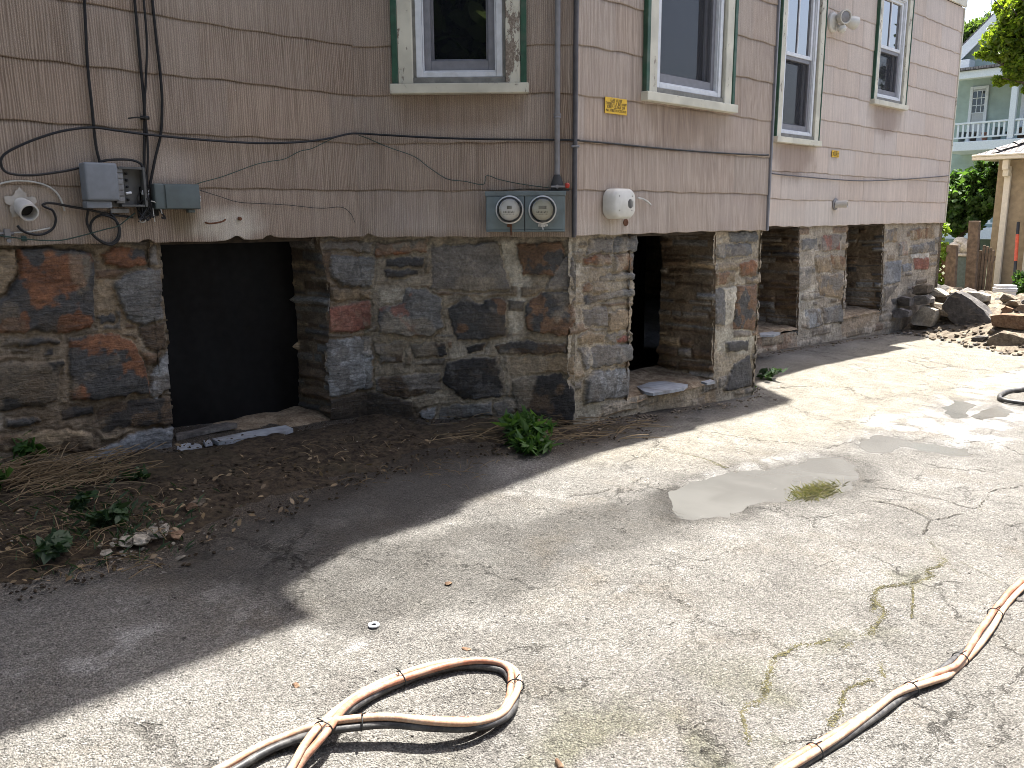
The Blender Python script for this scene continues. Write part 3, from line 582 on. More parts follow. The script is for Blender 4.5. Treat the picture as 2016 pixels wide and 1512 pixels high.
LA=[(zA((560,110),(640,110),(800,560),(830,760),(740,640),(560,600),(560,500)),(.29,.22,.14),.8),(zA((-60,1040),(100,1040),(60,1150),(-60,1150)),MORL,.7),(zA((0,1000),(1000,960),(1000,1150),(500,1300),(0,1250)),(.13,.095,.062),.7)]
foundation('foundation_wall',FA,-6,-2.6,.03,STA,[],21,zb=-1.35)
foundation('foundation_wall',FA,-2.6,.02,.0065,STA+STB,[hA],21,(.19,.152,.106),LA+LB[4:],zb=-1.35,filler=.35)
foundation('foundation_wall',FB,-.02,1.285,.006,STA+STB,[],22,MOR,LB,zb=-1.35,filler=.35)
foundation('foundation_wall',FC,.885,3.08,.0068,STC,[hC],23,(.33,.28,.205),LC,zb=-1.45,filler=.36)
foundation('foundation_wall',FE,0,1.273,.02,[],[],24)
foundation('foundation_wall',FD,3.9,9.25,.0095,STD,[hD1,hD2],25,(.35,.305,.24),LD,zb=-1.5,filler=.36)
foundation('foundation_wall',FEND,0,8,.05,[],[],26)
# --- deep reveals of the four openings
def jamb(fr,u,z0,z1,seed,side,edge_px=None,depth=.50,mort=(.155,.118,.08),dark=1.):
    res=.009; nd=int((depth+.02)/res)+1; nz=int((z1-z0)/res)+1
    D,Z=np.meshgrid(np.linspace(.02,depth,nd),np.linspace(z0,z1,nz),indexing='ij')
    dd,ra,rb,rc=strata(D,Z,seed,.052,.24,.003); b=fbm(D*8,Z*8,seed,5); f=fbm(D*40,Z*40,seed+1,4)
    st=sst(0,.01,dd)*(rc<.78)
    H=.02*(b-.5)+.012*(f-.5)+st*(.006+.034*rb*rb)*sst(0,.03,dd)
    pal=np.array([SL,TAU,BRN,BRN,SLD,TAU,TAN,BRN]); C=np.array(mort)*(.6+.8*b)[...,None]; cc=pal[(ra*7.99).astype(int)]*(.8+.75*rb)[...,None]
    C=(C*(1-st[...,None])+cc*st[...,None])*dark
    edge=sst(0.0,.05,D)   # meets the face
    if edge_px:
        e=sorted((b_-Z0,a_) for a_,b_ in (fr.at(p) for p in edge_px)); ue=np.interp(Z,[x[0] for x in e],[x[1] for x in e])+.012; u=ue*(1-sst(.1,.4,D))+u*sst(.1,.4,D)
    P=fr.o+fr.U*(u-side*H*edge)[...,None]-fr.N*D[...,None]; P=P.copy(); P[...,2]+=Z+Z0
    T=np.concatenate([C,(.25+.6*st)[...,None]],-1)
    return grid_mesh('opening_jamb',P.reshape(-1,3),nd,nz,np.ones((nd-1,nz-1),bool),MT['stone'],house,{'tint':np.clip(T.reshape(-1,4),.004,1)},smooth=True)
def sill(fr,u0,u1,z,seed,depth=.52,rise=.05):
    res=.016; nu=int((u1-u0)/res)+1; nd=int(depth/res)+1
    U,D=np.meshgrid(np.linspace(u0,u1,nu),np.linspace(.012,depth,nd),indexing='ij')
    H=.035*(fbm(U*7,D*7,seed,5)-.5)+rise*D/depth-.02*sst(.05,.0,D)
    P=fr.o+fr.U*U[...,None]-fr.N*D[...,None]; P=P.copy(); P[...,2]+=z+H+Z0
    return grid_mesh('opening_sill',P.reshape(-1,3),nu,nd,np.ones((nu-1,nd-1),bool),MT['sill'],house,smooth=True)
OPEN=[(FA,-1.18,-.268,-1.078,41,1.),(FC,1.50,2.44,-1.088,42,1.25),(FD,4.35,5.40,-1.06,43,1.15),(FD,6.515,7.45,-1.035,44,1.15)]
EP={41:[(628,440),(630,480),(650,560),(648,700),(655,834)],42:[(1413,440),(1413,462),(1411,640),(1408,755)],43:[(1577,440),(1576,560),(1574,653)],44:[(1744,440),(1744,445),(1741,530),(1738,614)]}
for fr,a,b,z,s,dk in OPEN:
    jamb(fr,b,z-.08,.06,s,1,EP.get(s),dark=dk); jamb(fr,a-.05,z-.08,.06,s+10,-1,dark=dk); sill(fr,a-.03,b+.03,z,s)
    bm=bmesh.new(); add_box(bm,fr,a-.1,b+.1,Z0-.02,Z0+.14,-.50,-.10,.01); pobj('lintel_beam',bm,MT['wood_dark'],house)
# floor slab, upper walls, cellar and roofs that close the body
def prism(bm,pl,z0,z1):
    lo=[bm.verts.new((x,y,z0)) for x,y in pl]; hi=[bm.verts.new((x,y,z1)) for x,y in pl]; n=len(pl)
    bm.faces.new(lo[::-1]); bm.faces.new(hi)
    for i in range(n): bm.faces.new((lo[i],lo[(i+1)%n],hi[(i+1)%n],hi[i]))
bm=bmesh.new(); prism(bm,[(-5.97,.03),(.012,.03),(.91,-.868),(3.06,-.868),(3.96,.03),(9.22,.03),(9.22,7.9),(-5.97,7.9)],Z0+.16,Z0+.22); pobj('floor_slab',bm,MT['wood_dark'],house)
bm=bmesh.new(); prism(bm,[(-5.97,.02),(.009,.02),(.91,-.878),(3.06,-.878),(3.96,.02),(9.23,.02),(9.23,7.9),(-5.97,7.9)],Z0+2.66,Z0+2.72); pobj('ceiling_slab',bm,MT['wood_dark'],house)
bm=bmesh.new(); wbox(bm,(-6,7.9,-.4),(9.25,8.05,Z0+2.9)); wbox(bm,(-6.1,-.0,-.4),(-5.98,8.05,Z0+2.9)); pobj('wall',bm,MT['clap_side'],house)
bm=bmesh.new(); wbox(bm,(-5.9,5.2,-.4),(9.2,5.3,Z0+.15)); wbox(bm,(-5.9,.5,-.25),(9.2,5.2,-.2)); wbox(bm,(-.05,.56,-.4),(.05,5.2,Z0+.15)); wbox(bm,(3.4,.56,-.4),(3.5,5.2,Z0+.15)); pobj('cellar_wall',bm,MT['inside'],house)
# frieze board, and eaves with an overhang stepped to shape the shadow
bm=bmesh.new(); add_box(bm,FD,3.99,9.27,Z0+2.70,Z0+2.95,.004,.03,.004); pobj('frieze_board',bm,MT['cream'],house)
bm=bmesh.new(); add_box(bm,FD,3.9,8.2,Z0+2.95,Z0+3.07,-8.1,.24); add_box(bm,FD,8.201,9.31,Z0+2.951,Z0+3.069,-8.1,.035)
v=[bm.verts.new(c) for c in ((3.9,-.03,Z0+3.071),(9.33,-.03,Z0+3.071),(9.33,8.1,Z0+3.071),(3.9,8.1,Z0+3.071),(3.9,4.,Z0+4.4),(9.33,4.,Z0+4.4))]
for f in ((0,1,5,4),(2,3,4,5),(0,4,3),(1,2,5)): bm.faces.new([v[i] for i in f])
pobj('roof',bm,MT['shingle'],house)
bm=bmesh.new(); prism(bm,[(-5.97,-.04),(-.02,-.04),(.88,-.94),(3.09,-.94),(4.01,-.04),(3.97,.0),(-5.97,.0)],Z0+2.935,Z0+3.05); prism(bm,[(0.02,.3),(0.02,.001),(.91,-.88),(3.06,-.88),(3.95,.001),(3.95,.3)],Z0+2.94,Z0+3.045); pobj('bay_roof',bm,MT['shingle'],house)
# main two-storey body: its unseen roof edge is stepped to shape the drive's shadow
ZU=Z0+6.
L_=(ZU-.03)/math.tan(R(SUN_EL)); sh=np.array([math.cos(R(SUN_PHI)),math.sin(R(SUN_PHI))])*L_
edge=gpts([(-900,1760),(0,1450),(300,1340),(620,1215),(560,1165),(700,1074),(870,1022),(905,1010),(925,987)])+[np.array(a) for a in((.73,-1.33),(2.06,-1.28),(3.24,-1.14),(3.5,-.67))]
edge=[tuple(np.array(e)+sh) for e in edge]; xr=edge[-1][0]
pl=edge+[(xr,8.2),(-7,8.2),(-7,edge[0][1])]
bm=bmesh.new(); prism(bm,pl,ZU,ZU+.14); pobj('shadow_eave',bm,MT['cream'],house)
bm=bmesh.new(); v=[bm.verts.new(c) for c in ((-6.8,-.2,ZU+.141),(xr-.05,-.2,ZU+.141),(xr-.05,8.1,ZU+.141),(-6.8,8.1,ZU+.141),(-6.8,4.,ZU+1.9),(xr-.05,4.,ZU+1.9))]
for f in ((0,1,5,4),(2,3,4,5),(0,4,3),(1,2,5),(0,3,2,1)): bm.faces.new([v[i] for i in f])
pobj('roof',bm,MT['shingle'],house)
bm=bmesh.new(); wbox(bm,(-6,.03,Z0+3.06),(xr-.3,8.0,ZU-.003)); pobj('wall',bm,MT['clap_side'],house)
# --- windows
def ring(bm,fr,u0,u1,z0,z1,w,n0,n1,bev=.003,wb=None,wt=None):
    wb=wb or w; wt=wt or w
    add_box(bm,fr,u0,u0+w,z0,z1,n0,n1,bev,1); add_box(bm,fr,u1-w,u1,z0,z1,n0,n1,bev,1)
    add_box(bm,fr,u0+w,u1-w,z0,z0+wb,n0,n1-.001,bev,1); add_box(bm,fr,u0+w,u1-w,z1-wt,z1,n0,n1-.001,bev,1)
def window(key,label,cas=.085,strip=.034,rail=None,munt=False,peel=None,green=(1,1),pane_up='pane2'):
    fr,a,b,zs_,zt=WSPEC[key]; zs_+=Z0; zt+=Z0
    W=bpy.data.objects.new('window',None); COL.objects.link(W); W.parent=house; W['label']=label; W.empty_display_size=.1
    o=lambda nm,bm,mt: sub(nm,bm,MT[mt],W,house)
    g_=strip
    for sd_,u in ((0,a),(1,b)):
        if green[sd_]:
            bm=bmesh.new(); s_=1 if sd_==0 else -1
            add_box(bm,fr,min(u,u+s_*g_),max(u,u+s_*g_),zs_+.055,zt,-.03,.040,.003,1); o('edge_strip',bm,'green')
    bm=bmesh.new(); add_box(bm,fr,a+g_,a+g_+cas,zs_+.056,zt,-.03,.034,.004,1); o('casing',bm,'cream')
    bm=bmesh.new(); add_box(bm,fr,b-g_-cas,b-g_,zs_+.056,zt,-.03,.034,.004,1); o('casing',bm,peel or 'cream')
    bm=bmesh.new(); add_box(bm,fr,a+g_,b-g_,zt-.10,zt+.03,-.03,.036,.004,1); o('head_casing',bm,'cream')
    bm=bmesh.new(); add_box(bm,fr,a-.012,b+.012,zs_,zs_+.055,-.03,.062,.006,2); o('sill',bm,'cream')
    i0,i1=a+g_+cas,b-g_-cas
    bm=bmesh.new(); add_box(bm,fr,i0,i1,zs_+.057,zs_+.092,-.12,.022,.003,1); o('sub_sill',bm,'subsill')
    bm=bmesh.new(); add_box(bm,fr,i0,i0+.016,zs_+.093,zt-.1,-.12,.008); o('stop',bm,'subsill')
    bm=bmesh.new(); add_box(bm,fr,i1-.016,i1,zs_+.093,zt-.1,-.12,.008); o('stop',bm,'subsill')
    f0,f1,fz=i0+.017,i1-.017,zs_+.093
    bm=bmesh.new(); ring(bm,fr,f0,f1,fz,zt-.1,.036,-.1,.012,.003,wb=.03); ring(bm,fr,f0+.037,f1-.037,fz+.031,zt-.14,.008,-.1,.002,.001); o('frame',bm,'vinyl')
    s0,s1,sz=f0+.046,f1-.046,fz+.040; zr=Z0+rail if rail else (zs_+zt)/2+.1
    bm=bmesh.new(); ring(bm,fr,s0,s1,sz,zr,.036,-.05,-.02,.002,wb=.055); o('screen_frame',bm,'sash')
    if key!='W1':
        bm=bmesh.new(); add_box(bm,fr,s0+.03,s1-.03,sz+.05,zr,-.036,-.0345); o('screen',bm,'screen')
    bm=bmesh.new(); ring(bm,fr,s0,s1,sz,zr+.02,.05,-.095,-.062,.002,wb=.07); o('sash',bm,'sash')
    bm=bmesh.new(); add_box(bm,fr,s0+.045,s1-.045,sz+.06,zr+.01,-.085,-.079); o('pane',bm,'pane')
    bm=bmesh.new(); ring(bm,fr,s0,s1,zr+.001,zt-.142,.036,-.055,-.012,.003); o('sash',bm,'vinyl')
    bm=bmesh.new(); add_box(bm,fr,s0+.03,s1-.03,zr+.03,zt-.17,-.043,-.037); o('pane',bm,pane_up)
    if munt:
        bm=bmesh.new(); c=(s0+s1)/2; add_box(bm,fr,c-.009,c+.009,zr+.037,zt-.178,-.036,-.025,.002,1); o('muntin',bm,'vinyl')
window('W1','window with badly peeling cream casing on the right side',rail=1.75,peel='peel',pane_up='pane')
window('W2','wide window whose lower screen shows a pale reflection',rail=1.75,pane_up='pane',green=(1,1))
window('W3','tall narrow window reflecting bright sky in its upper sash',cas=.085,rail=1.61,munt=True,strip=.016)
window('W4','far narrow window reflecting foliage in its upper sash',cas=.085,rail=1.93,munt=True,strip=.02)
# corner trims
bm=bmesh.new(); add_box(bm,FC,3.058,3.078,Z0-.005,Z0+2.93,-.01,.024,.003,1); pobj('corner_strip',bm,MT['sash'],house)
bm=bmesh.new(); add_box(bm,FD,9.235,9.256,Z0-.005,Z0+2.69,-.01,.02,.003,1); pobj('corner_strip',bm,MT['cream'],house)
bm=bmesh.new(); add_tube(bm,[FB.w(1.268,Z0-.01,.013),FB.w(1.268,Z0+2.93,.013)],.012,8); pobj('corner_strip',bm,MT['greywire'],house)
# ------------------------------------------------------------------ ground
def z4(*L): return zs((1300,700),2.816,L)
def z6(*L): return zs((1300,1100),2.816,L)
def z3(*L): return zs((700,800),2.88,L)
def z2(*L): return zs((0,840),2.88,L)
PUD={'big':z4((100,760),(180,720),(300,670),(370,640),(430,628),(640,628),(740,605),(880,560),(960,556),(1060,565),(1090,610),(1105,680),(1060,720),(1000,755),(860,770),(700,775),(560,790),(480,820),(400,855),(280,885),(170,890),(110,850),(90,800)),
 'mid':z4((1090,480),(1160,450),(1230,430),(1300,445),(1420,470),(1560,490),(1700,510),(1690,545),(1560,540),(1450,520),(1330,500),(1240,530),(1130,525)),
 'far':z4((1560,270),(1620,235),(1700,245),(1720,285),(1690,330),(1600,330)),'right':z4((1740,330),(1790,290),(1870,275),(1960,310),(1940,335),(1860,338),(1780,348))}
SMOOTH=z3((1235,800),(1270,770),(1330,775),(1350,830),(1300,900),(1250,950),(1190,960),(1210,900))
SLUR_GLINT=z4((1060,470),(1200,330),(1500,300),(1560,210),(1800,130),(2100,60),(2100,130),(1780,230),(2050,330),(1900,420),(1980,470),(1760,520),(1500,470),(1280,400),(1130,480),(1000,545),(820,570),(700,600),(330,700),(230,720),(60,800),(60,740),(280,640),(420,600),(760,560),(980,520))
CEM=[(1130,905),(1250,865),(1400,830),(1500,800),(1480,740),(1640,700),(1760,655),(1900,660),(2100,690),(2100,760),(1900,790),(1700,850),(1500,890),(1300,910)]
WETS=[(150,1150),(300,1120),(450,1050),(620,960),(760,880),(1000,880),(960,960),(800,1040),(620,1110),(560,1160),(480,1165),(390,1150),(300,1140)]
WET2=[(560,1170),(700,1085),(900,1030),(1100,1010),(1340,960),(1400,1010),(1330,1060),(1180,1100),(1000,1185),(880,1215),(760,1240),(640,1240)]
MOSS=z6((200,760),(420,800),(640,560),(1000,480),(1150,330),(1220,120),(1420,60),(1500,160),(1300,420),(1100,760),(760,1100),(420,1250),(60,1200),(60,900))
MOSS2=[(900,1440),(1150,1380),(1350,1330),(1480,1300),(1500,1400),(1420,1540),(850,1560)]
DIRT=[(-700,1200),(0,1165),(180,1125),(330,1110),(430,1065),(600,1000),(760,945),(900,905),(1100,900),(1240,862),(1420,800),(1500,700),(1740,660),(1740,640),(1500,640),(1100,760),(600,820),(-700,900)]
def axis(a,b,st,lo,hi,nlo,nhi):
    f=np.arange(a,b,st); l=a-(np.geomspace(st*1.5,a-lo,nlo))[::-1]; h=f[-1]+np.geomspace(st*1.5,hi-f[-1],nhi); return np.concatenate([l,f,h])
gx=axis(-3.3,8.6,.027,-300,300,36,40); gy=axis(-4.3,.35,.022,-300,300,40,36)
X,Y=np.meshgrid(gx,gy,indexing='ij'); Zg=g(X,Y)
near=((X>-3.5)&(X<11)&(Y>-5)&(Y<1))
wx=X+.10*(fbm(X*5,Y*5,1,5)-.5)*2; wy=Y+.10*(fbm(X*5+30,Y*5,2,5)-.5)*2
def gm(pl,soft,bias=0.): return sst(-soft,soft,sdist(wx,wy,gpts(pl))+bias)
m1=np.zeros(X.shape+(4,)); m2=np.zeros(X.shape+(4,)); m1[...,3]=1; m2[...,3]=0
spot=fbm(X*2.2,Y*2.2,7,5)
m1[...,0]=.8*gm(CEM,.35)*(.55+.6*spot)
m1[...,1]=np.clip(.95*gm(WETS,.10)+.80*gm(WET2,.07)+.3*gm(PUD['big'],.16,.10),0,1)
m1[...,2]=np.clip(.55*gm(MOSS,.12)*sst(.45,.65,fbm(X*6,Y*6,9,5))+.5*gm(MOSS2,.2)*sst(.42,.65,fbm(X*7,Y*7,19,5)),0,1)
m2[...,2]=.6*gm(SMOOTH,.03)
m2[...,0]=.85*gm(DIRT,.16)
m2[...,1]=np.clip(.8*gm(SLUR_GLINT,.07)*sst(.40,.56,fbm(X*8,Y*8,12,5)),0,1)
for k in ('mid','far','right'): m2[...,1]=np.clip(m2[...,1]+.35*gm(PUD[k],.09,.07)*sst(.4,.6,fbm(X*9,Y*9,14,4)),0,.85)
for (c,s_) in (((250,1260),.11),((170,1290),.09),((690,1265),.07),((520,1250),.05),((80,1300),.10),((1240,1160),.05)):
    P=gnd(c); d=np.hypot((wx-P[0])*.7+(wy-P[1])*.4,(wy-P[1])*1.3-(wx-P[0])*.3); m2[...,1]=np.maximum(m2[...,1],.5*sst(s_,s_*.3,d)*sst(.4,.6,fbm(X*14,Y*14,16,4)))
Zg=Zg+np.where(near,.010*(fbm(X*3,Y*3,4,3)-.5)+.009*(fbm(X*14,Y*14,5,4)-.5),0.)
pdm=np.zeros(X.shape)
for k,p_ in PUD.items():
    pdm=np.maximum(pdm,sst(-.08,.07,sdist(wx*.85+X*.15,wy*.85+Y*.15,gpts(p_))))
Zg=Zg-.018*pdm
rim_=np.zeros(X.shape)
for k,p_ in PUD.items(): rim_=np.maximum(rim_,sst(-.16,-.02,sdist(wx,wy,gpts(p_))))
m2[...,3]=.85*rim_*(.5+.6*fbm(X*9,Y*9,44,4))
o=grid_mesh('driveway_ground',np.stack([X,Y,Zg],-1).reshape(-1,3),len(gx),len(gy),np.ones((len(gx)-1,len(gy)-1),bool),MT['asphalt'],None,{'m1':m1.reshape(-1,4),'m2':m2.reshape(-1,4)}); tag(o,kind='structure')
for k,p_ in PUD.items():
    G=np.array(gpts(p_)); lo=G.min(0)-.15; hi=G.max(0)+.15; ax_=np.arange(lo[0],hi[0],.05); ay_=np.arange(lo[1],hi[1],.05); X,Y=np.meshgrid(ax_,ay_,indexing='ij')
    keep=sdist(X,Y,G)[:-1,:-1]>-.11
    tag(grid_mesh('puddle',np.stack([X,Y,g(X,Y)-.0095],-1).reshape(-1,3),len(ax_),len(ay_),keep,MT['puddle']),kind='structure')
# soil bank along the wall
sx=np.arange(-4.2,1.75,.016); sy=np.arange(-1.75,.02,.016); X,Y=np.meshgrid(sx,sy,indexing='ij')
SOIL=gpts([(-500,1190),(0,1165),(180,1125),(330,1100),(430,1055),(600,985),(740,930),(880,895),(1060,880),(1240,858)])+[(1.6,-.93),(.93,-.86),(0.05,.0),(-4.5,.03),(-4.5,-1.5)]
d=sdist(X+.34*(fbm(X*5,Y*5,31,5)-.5),Y+.34*(fbm(X*5,Y*5,33,5)-.5),SOIL)
m=sst(0,.35,d); wl=np.where(X<0,-Y,np.where(X<.9,-(X+Y)*q,-.9-Y)); wl=np.clip(wl,0,3)
wet_=sst(.0,1.,1-X/1.7)
H=(.014+.055*np.exp(-(wl/.28)**2)*wet_+.02*wet_)*m+.035*m*(fbm(X*7,Y*7,35,5)-.5)+.02*m*(fbm(X*26,Y*26,36,4)-.5)-.008*(1-m)
keep=(d[:-1,:-1]>-.03)
o=grid_mesh('soil',np.stack([X,Y,g(X,Y)+H],-1).reshape(-1,3),len(sx),len(sy),keep,MT['soil']); tag(o,kind='structure')
def gsoil(x,y): 
    return g(x,y)+.03*(sdist(np.array([x]),np.array([y]),SOIL)[0]>.1)
# seams and cracks in the paving
def ribbon(bm,px,w,seed,h=.0015):
    P=[gnd(a)[:2] for a in px]; P=catmull(P,12); n=len(P); rg=np.random.RandomState(seed); L=[];Rr=[]
    for i,p in enumerate(P):
        t=np.array(P[min(i+1,n-1)])-np.array(P[max(i-1,0)]); t=t/(np.linalg.norm(t)+1e-9); nn=np.array([-t[1],t[0]]); tp=min(1,min(i,n-1-i)/4+.15)
        c=np.array(p)+nn*rg.normal(0,.0035); a=c+nn*w*rg.uniform(.2,.9)*tp; b=c-nn*w*rg.uniform(.2,.9)*tp
        L.append(bm.verts.new((a[0],a[1],g(a[0],a[1])+.002+h))); Rr.append(bm.verts.new((b[0],b[1],g(b[0],b[1])+.002+h)))
    for i in range(n-1): bm.faces.new((L[i],L[i+1],Rr[i+1],Rr[i]))
bm=bmesh.new()
for i,(p_,w) in enumerate([(z4((1160,730),(1290,745),(1450,775),(1560,800),(1650,830),(1750,850),(1800,800),(1850,750),(1950,735),(2010,720)),.009),
  (z4((1150,805),(1280,825),(1380,855),(1460,890),(1500,910),(1560,905),(1640,885),(1670,880)),.009),(z4((1500,910),(1470,970),(1455,995)),.011),(z6((1000,505),(1060,530),(1100,560)),.004),
  (z6((1390,790),(1470,830),(1560,860),(1640,885),(1720,880)),.005),(z6((940,930),(880,980),(780,1010),(660,1030)),.005),(z4((835,1145),(860,1165),(900,1165),(930,1150)),.005),
  (z3((1180,515),(1290,500),(1390,490),(1450,470)),.007),(z3((1560,450),(1620,410),(1720,395)),.006),(z4((1740,348),(1790,338),(1870,337)),.008),(z4((1310,920),(1350,938)),.007),(z4((1380,1005),(1450,990)),.004),
  (z4((1900,960),(1960,940),(2020,930)),.006),(z6((1480,260),(1540,300),(1600,310)),.004),(z6((1410,340),(1470,370),(1540,380)),.004),(z3((1480,700),(1540,715)),.005),(z4((30,840),(80,870),(140,890)),.006),
  (z6((100,960),(200,930),(310,890)),.006)]): ribbon(bm,p_,w*.6,i)
tag(obj('paving_crack',bm,MT['crack']),kind='structure')
MOSSL=[(z6((1580,0),(1540,45),(1480,60),(1495,100),(1420,130),(1330,145),(1220,160),(1190,200),(1180,300)),.020),(z6((1190,230),(1240,290),(1210,350),(1150,430),(1060,470),(1000,500)),.020),
  (z6((950,450),(850,475),(760,480),(700,520),(640,540),(620,590),(590,680),(575,770),(480,820),(450,860)),.018),(z6((450,860),(480,960),(500,1040)),.014),(z6((1170,670),(1080,705),(1020,740),(1000,830),(960,900),(940,930)),.015),
  (z6((1400,150),(1400,260),(1395,330)),.010),(z6((1230,560),(1225,620),(1250,660)),.014),(z4((130,545),(250,575),(330,610),(370,625)),.02),(z4((1760,850),(1830,865),(1880,880)),.016)]
PALEL=[(z4((1460,1000),(1520,1060),(1570,1130),(1600,1150)),.03),(z4((1160,798),(1290,818),(1390,845),(1480,885)),.014),(z4((1620,1180),(1660,1230)),.015),(z4((1660,1140),(1780,1200),(1890,1260)),.012)]
# ------------------------------------------------------------------ things on the walls
def wpath(fr,L,n=.02): return [fr.p(a,n) for a in L]
def cable(name,segs,r,mt,label,cat,sm=8,group=None):
    P=[]
    for fr,L,n in segs: P+=wpath(fr,L,n)
    bm=bmesh.new(); add_tube(bm,catmull(P,sm),r,7); return single(name,bm,MT[mt],label,cat,group,True)
cable('cable',[(FA,[(160,-60),(165,-20),(172,120),(180,200),(188,280),(197,322)],.022)],.0066,'black','straight black cable dropping alone into the top of the grey junction box','cable')
cable('cable',[(FA,[(258,-60),(263,-20),(276,120),(284,215),(284,300),(283,366)],.022)],.0066,'black','leftmost of the three bunched black cables, bowing in to the cable tie','cable')
cable('cable',[(FA,[(278,-60),(281,-20),(289,80),(287,160),(285,215),(291,290),(289,366)],.030)],.0055,'black','middle one of the three bunched black cables, thinner and running straight','cable')
cable('cable',[(FA,[(295,-60),(298,-20),(308,80),(316,150),(319,200),(317,260),(306,310),(295,366)],.022)],.0066,'black','rightmost black cable bowing away from the bunch before it reaches the splice plate','cable')
cable('cable',[(FA,[(158,330),(120,338),(60,345),(15,340),(2,322),(10,303),(50,282),(100,264),(140,255),(185,251),(230,257),(300,266),(420,277),(520,282),(600,279),(650,272),(685,264)],.034),(FB,[(708,263),(760,266),(850,271),(950,274),(1050,275),(1132,276)],.034),(FC,[(1145,277),(1200,282),(1300,292),(1400,300),(1495,305),(1513,305)],.024)],.0058,'black','long black cable looping out of the junction box and running across the bay','cable')
cable('cable',[(FD,[(1520,342),(1570,347),(1640,353),(1700,356),(1760,354),(1820,350),(1868,346)],.02)],.006,'greywire','thin grey cable sagging along the pale far wall','cable')
cable('cable',[(FA,[(196,318),(215,315),(240,314),(262,316),(278,324),(286,345),(287,370)],.05)],.0058,'black','short black cable arching from the box top to the splice plate','cable')
cable('cable',[(FA,[(34,444),(44,454),(62,461),(85,461),(104,450),(110,432),(104,415),(92,409),(84,404),(92,400),(110,401),(140,407),(175,413),(210,421),(262,428)],.024)],.0055,'black','black cable with an open end curling below the white vent pipe','cable')
cable('cable',[(FA,[(174,412),(171,436),(180,458),(198,475),(218,482),(233,472),(236,452),(228,434),(208,424),(190,427),(179,440),(180,458),(196,473),(216,479),(230,470),(234,450),(226,430),(216,418)],.03)],.0058,'black','black cable coiled in a ring hanging under the grey junction box','cable')
cable('wire',[(FA,[(-30,372),(0,362),(22,357),(42,356),(70,359),(95,367),(112,380),(122,398),(127,415)],.018)],.004,'whitewire','white wire arching over the vent pipe','wire')
cable('wire',[(FA,[(-40,458),(0,459),(30,458),(60,456),(98,449)],.02)],.0035,'whitewire','short white wire by the ground clamp at the lower left','wire')
cable('wire',[(FA,[(0,464),(45,470),(80,473),(120,473),(165,463),(205,452),(232,445),(252,430),(266,419)],.04)],.0028,'greenwire','green ground wire sagging across the coil below the grey box','wire')
cable('wire',[(FA,[(303,384),(330,376),(360,370),(388,362),(400,358),(440,347),(500,325),(530,318),(560,313),(590,298),(615,292),(650,275),(680,264),(697,262)],.03),],.0022,'greenwire','thin green wire rising from the grey-green box to the long cable','wire')
cable('wire',[(FB,[(706,266),(725,273),(765,290),(815,308),(845,330),(880,352),(915,357),(951,363),(958,346),(985,354),(1030,363),(1082,370)],.02)],.0022,'greenwire','thin green wire with a sharp kink running down to the meter fitting','wire')
cable('wire',[(FA,[(394,375),(430,386),(470,398),(520,401),(570,404),(630,410),(672,408),(690,420),(699,438)],.018)],.0016,'blackwire','hair-thin dark wire trailing right from the grey-green box','wire')
# zip tie round the bunch
bm=bmesh.new(); P=FA.p((285,232),.026); c=Vector(P); add_lathe(bm,c-Vector((0,0,.008)),(0,0,1),[(.02,0),(.022,.003),(.022,.013),(.02,.016)],14); add_tube(bm,[FA.p((284,232),.045),FA.p((268,231),.05),FA.p((252,233),.045)],.0035,6); single('cable_tie',bm,MT['black'],'black cable tie with a long tail round the bunched cables','cable tie',None,True)
# grey junction box left open
P=FA.at((215,362)); t=thing('junction_box','grey junction box with its cover hanging left and open terminal tray','junction box',FA.w(P[0],FA.at((215,410))[1],0))
a0,zb=FA.at((172,405),.07); a1,zt=FA.at((223,322),.07); t0=FA.at((278,330),.03)[0]
bm=bmesh.new(); add_box(bm,FA,a0,t0,zb-.005,zt-.01,.014,.03,.003); add_box(bm,FA,t0-.012,t0,zb-.005,zt-.012,.031,.075,.003); add_box(bm,FA,a1+.02,t0-.013,zt-.024,zt-.012,.031,.072,.002); add_box(bm,FA,a1+.02,t0-.013,zb-.004,zb+.006,.031,.072,.002); pobj('tray',bm,MT['box_dark'],t)
bm=bmesh.new(); add_box(bm,FA,a0-.012,a1,zb+.022,zt,.036,.12,.012,3); add_box(bm,FA,a0-.012,a0+.10,zb-.012,zb+.021,.036,.105,.008,2); pobj('cover',bm,MT['box'],t,True)
bm=bmesh.new(); add_box(bm,FA,a1+.004,a1+.042,zb+.012,zt-.03,.031,.06,.003)
for k in range(6): add_box(bm,FA,a1+.006,a1+.04,zb+.02+k*.027,zb+.041+k*.027,.061,.066,.002)
pobj('terminal_strip',bm,MT['box_pale'],t)
bm=bmesh.new()
for k in range(5): add_lathe(bm,FA.w(a1+.065,zb+.03+k*.03,.031),(0,-1,0),[(.006,0),(.006,.012),(.003,.014)],8)
pobj('terminal_post',bm,MT['black'],t)
bm=bmesh.new(); add_tube(bm,[FA.w(a1+.045,zb+.058,.07),FA.w(a1+.07,zb+.062,.068)],.006,8); pobj('wire_nut',bm,MT['vinyl'],t)
bm=bmesh.new(); add_box(bm,FA,a0+.115,a0+.2,zb-.032,zb-.012,.014,.028,.002); pobj('ground_bar',bm,MT['box_pale'],t)
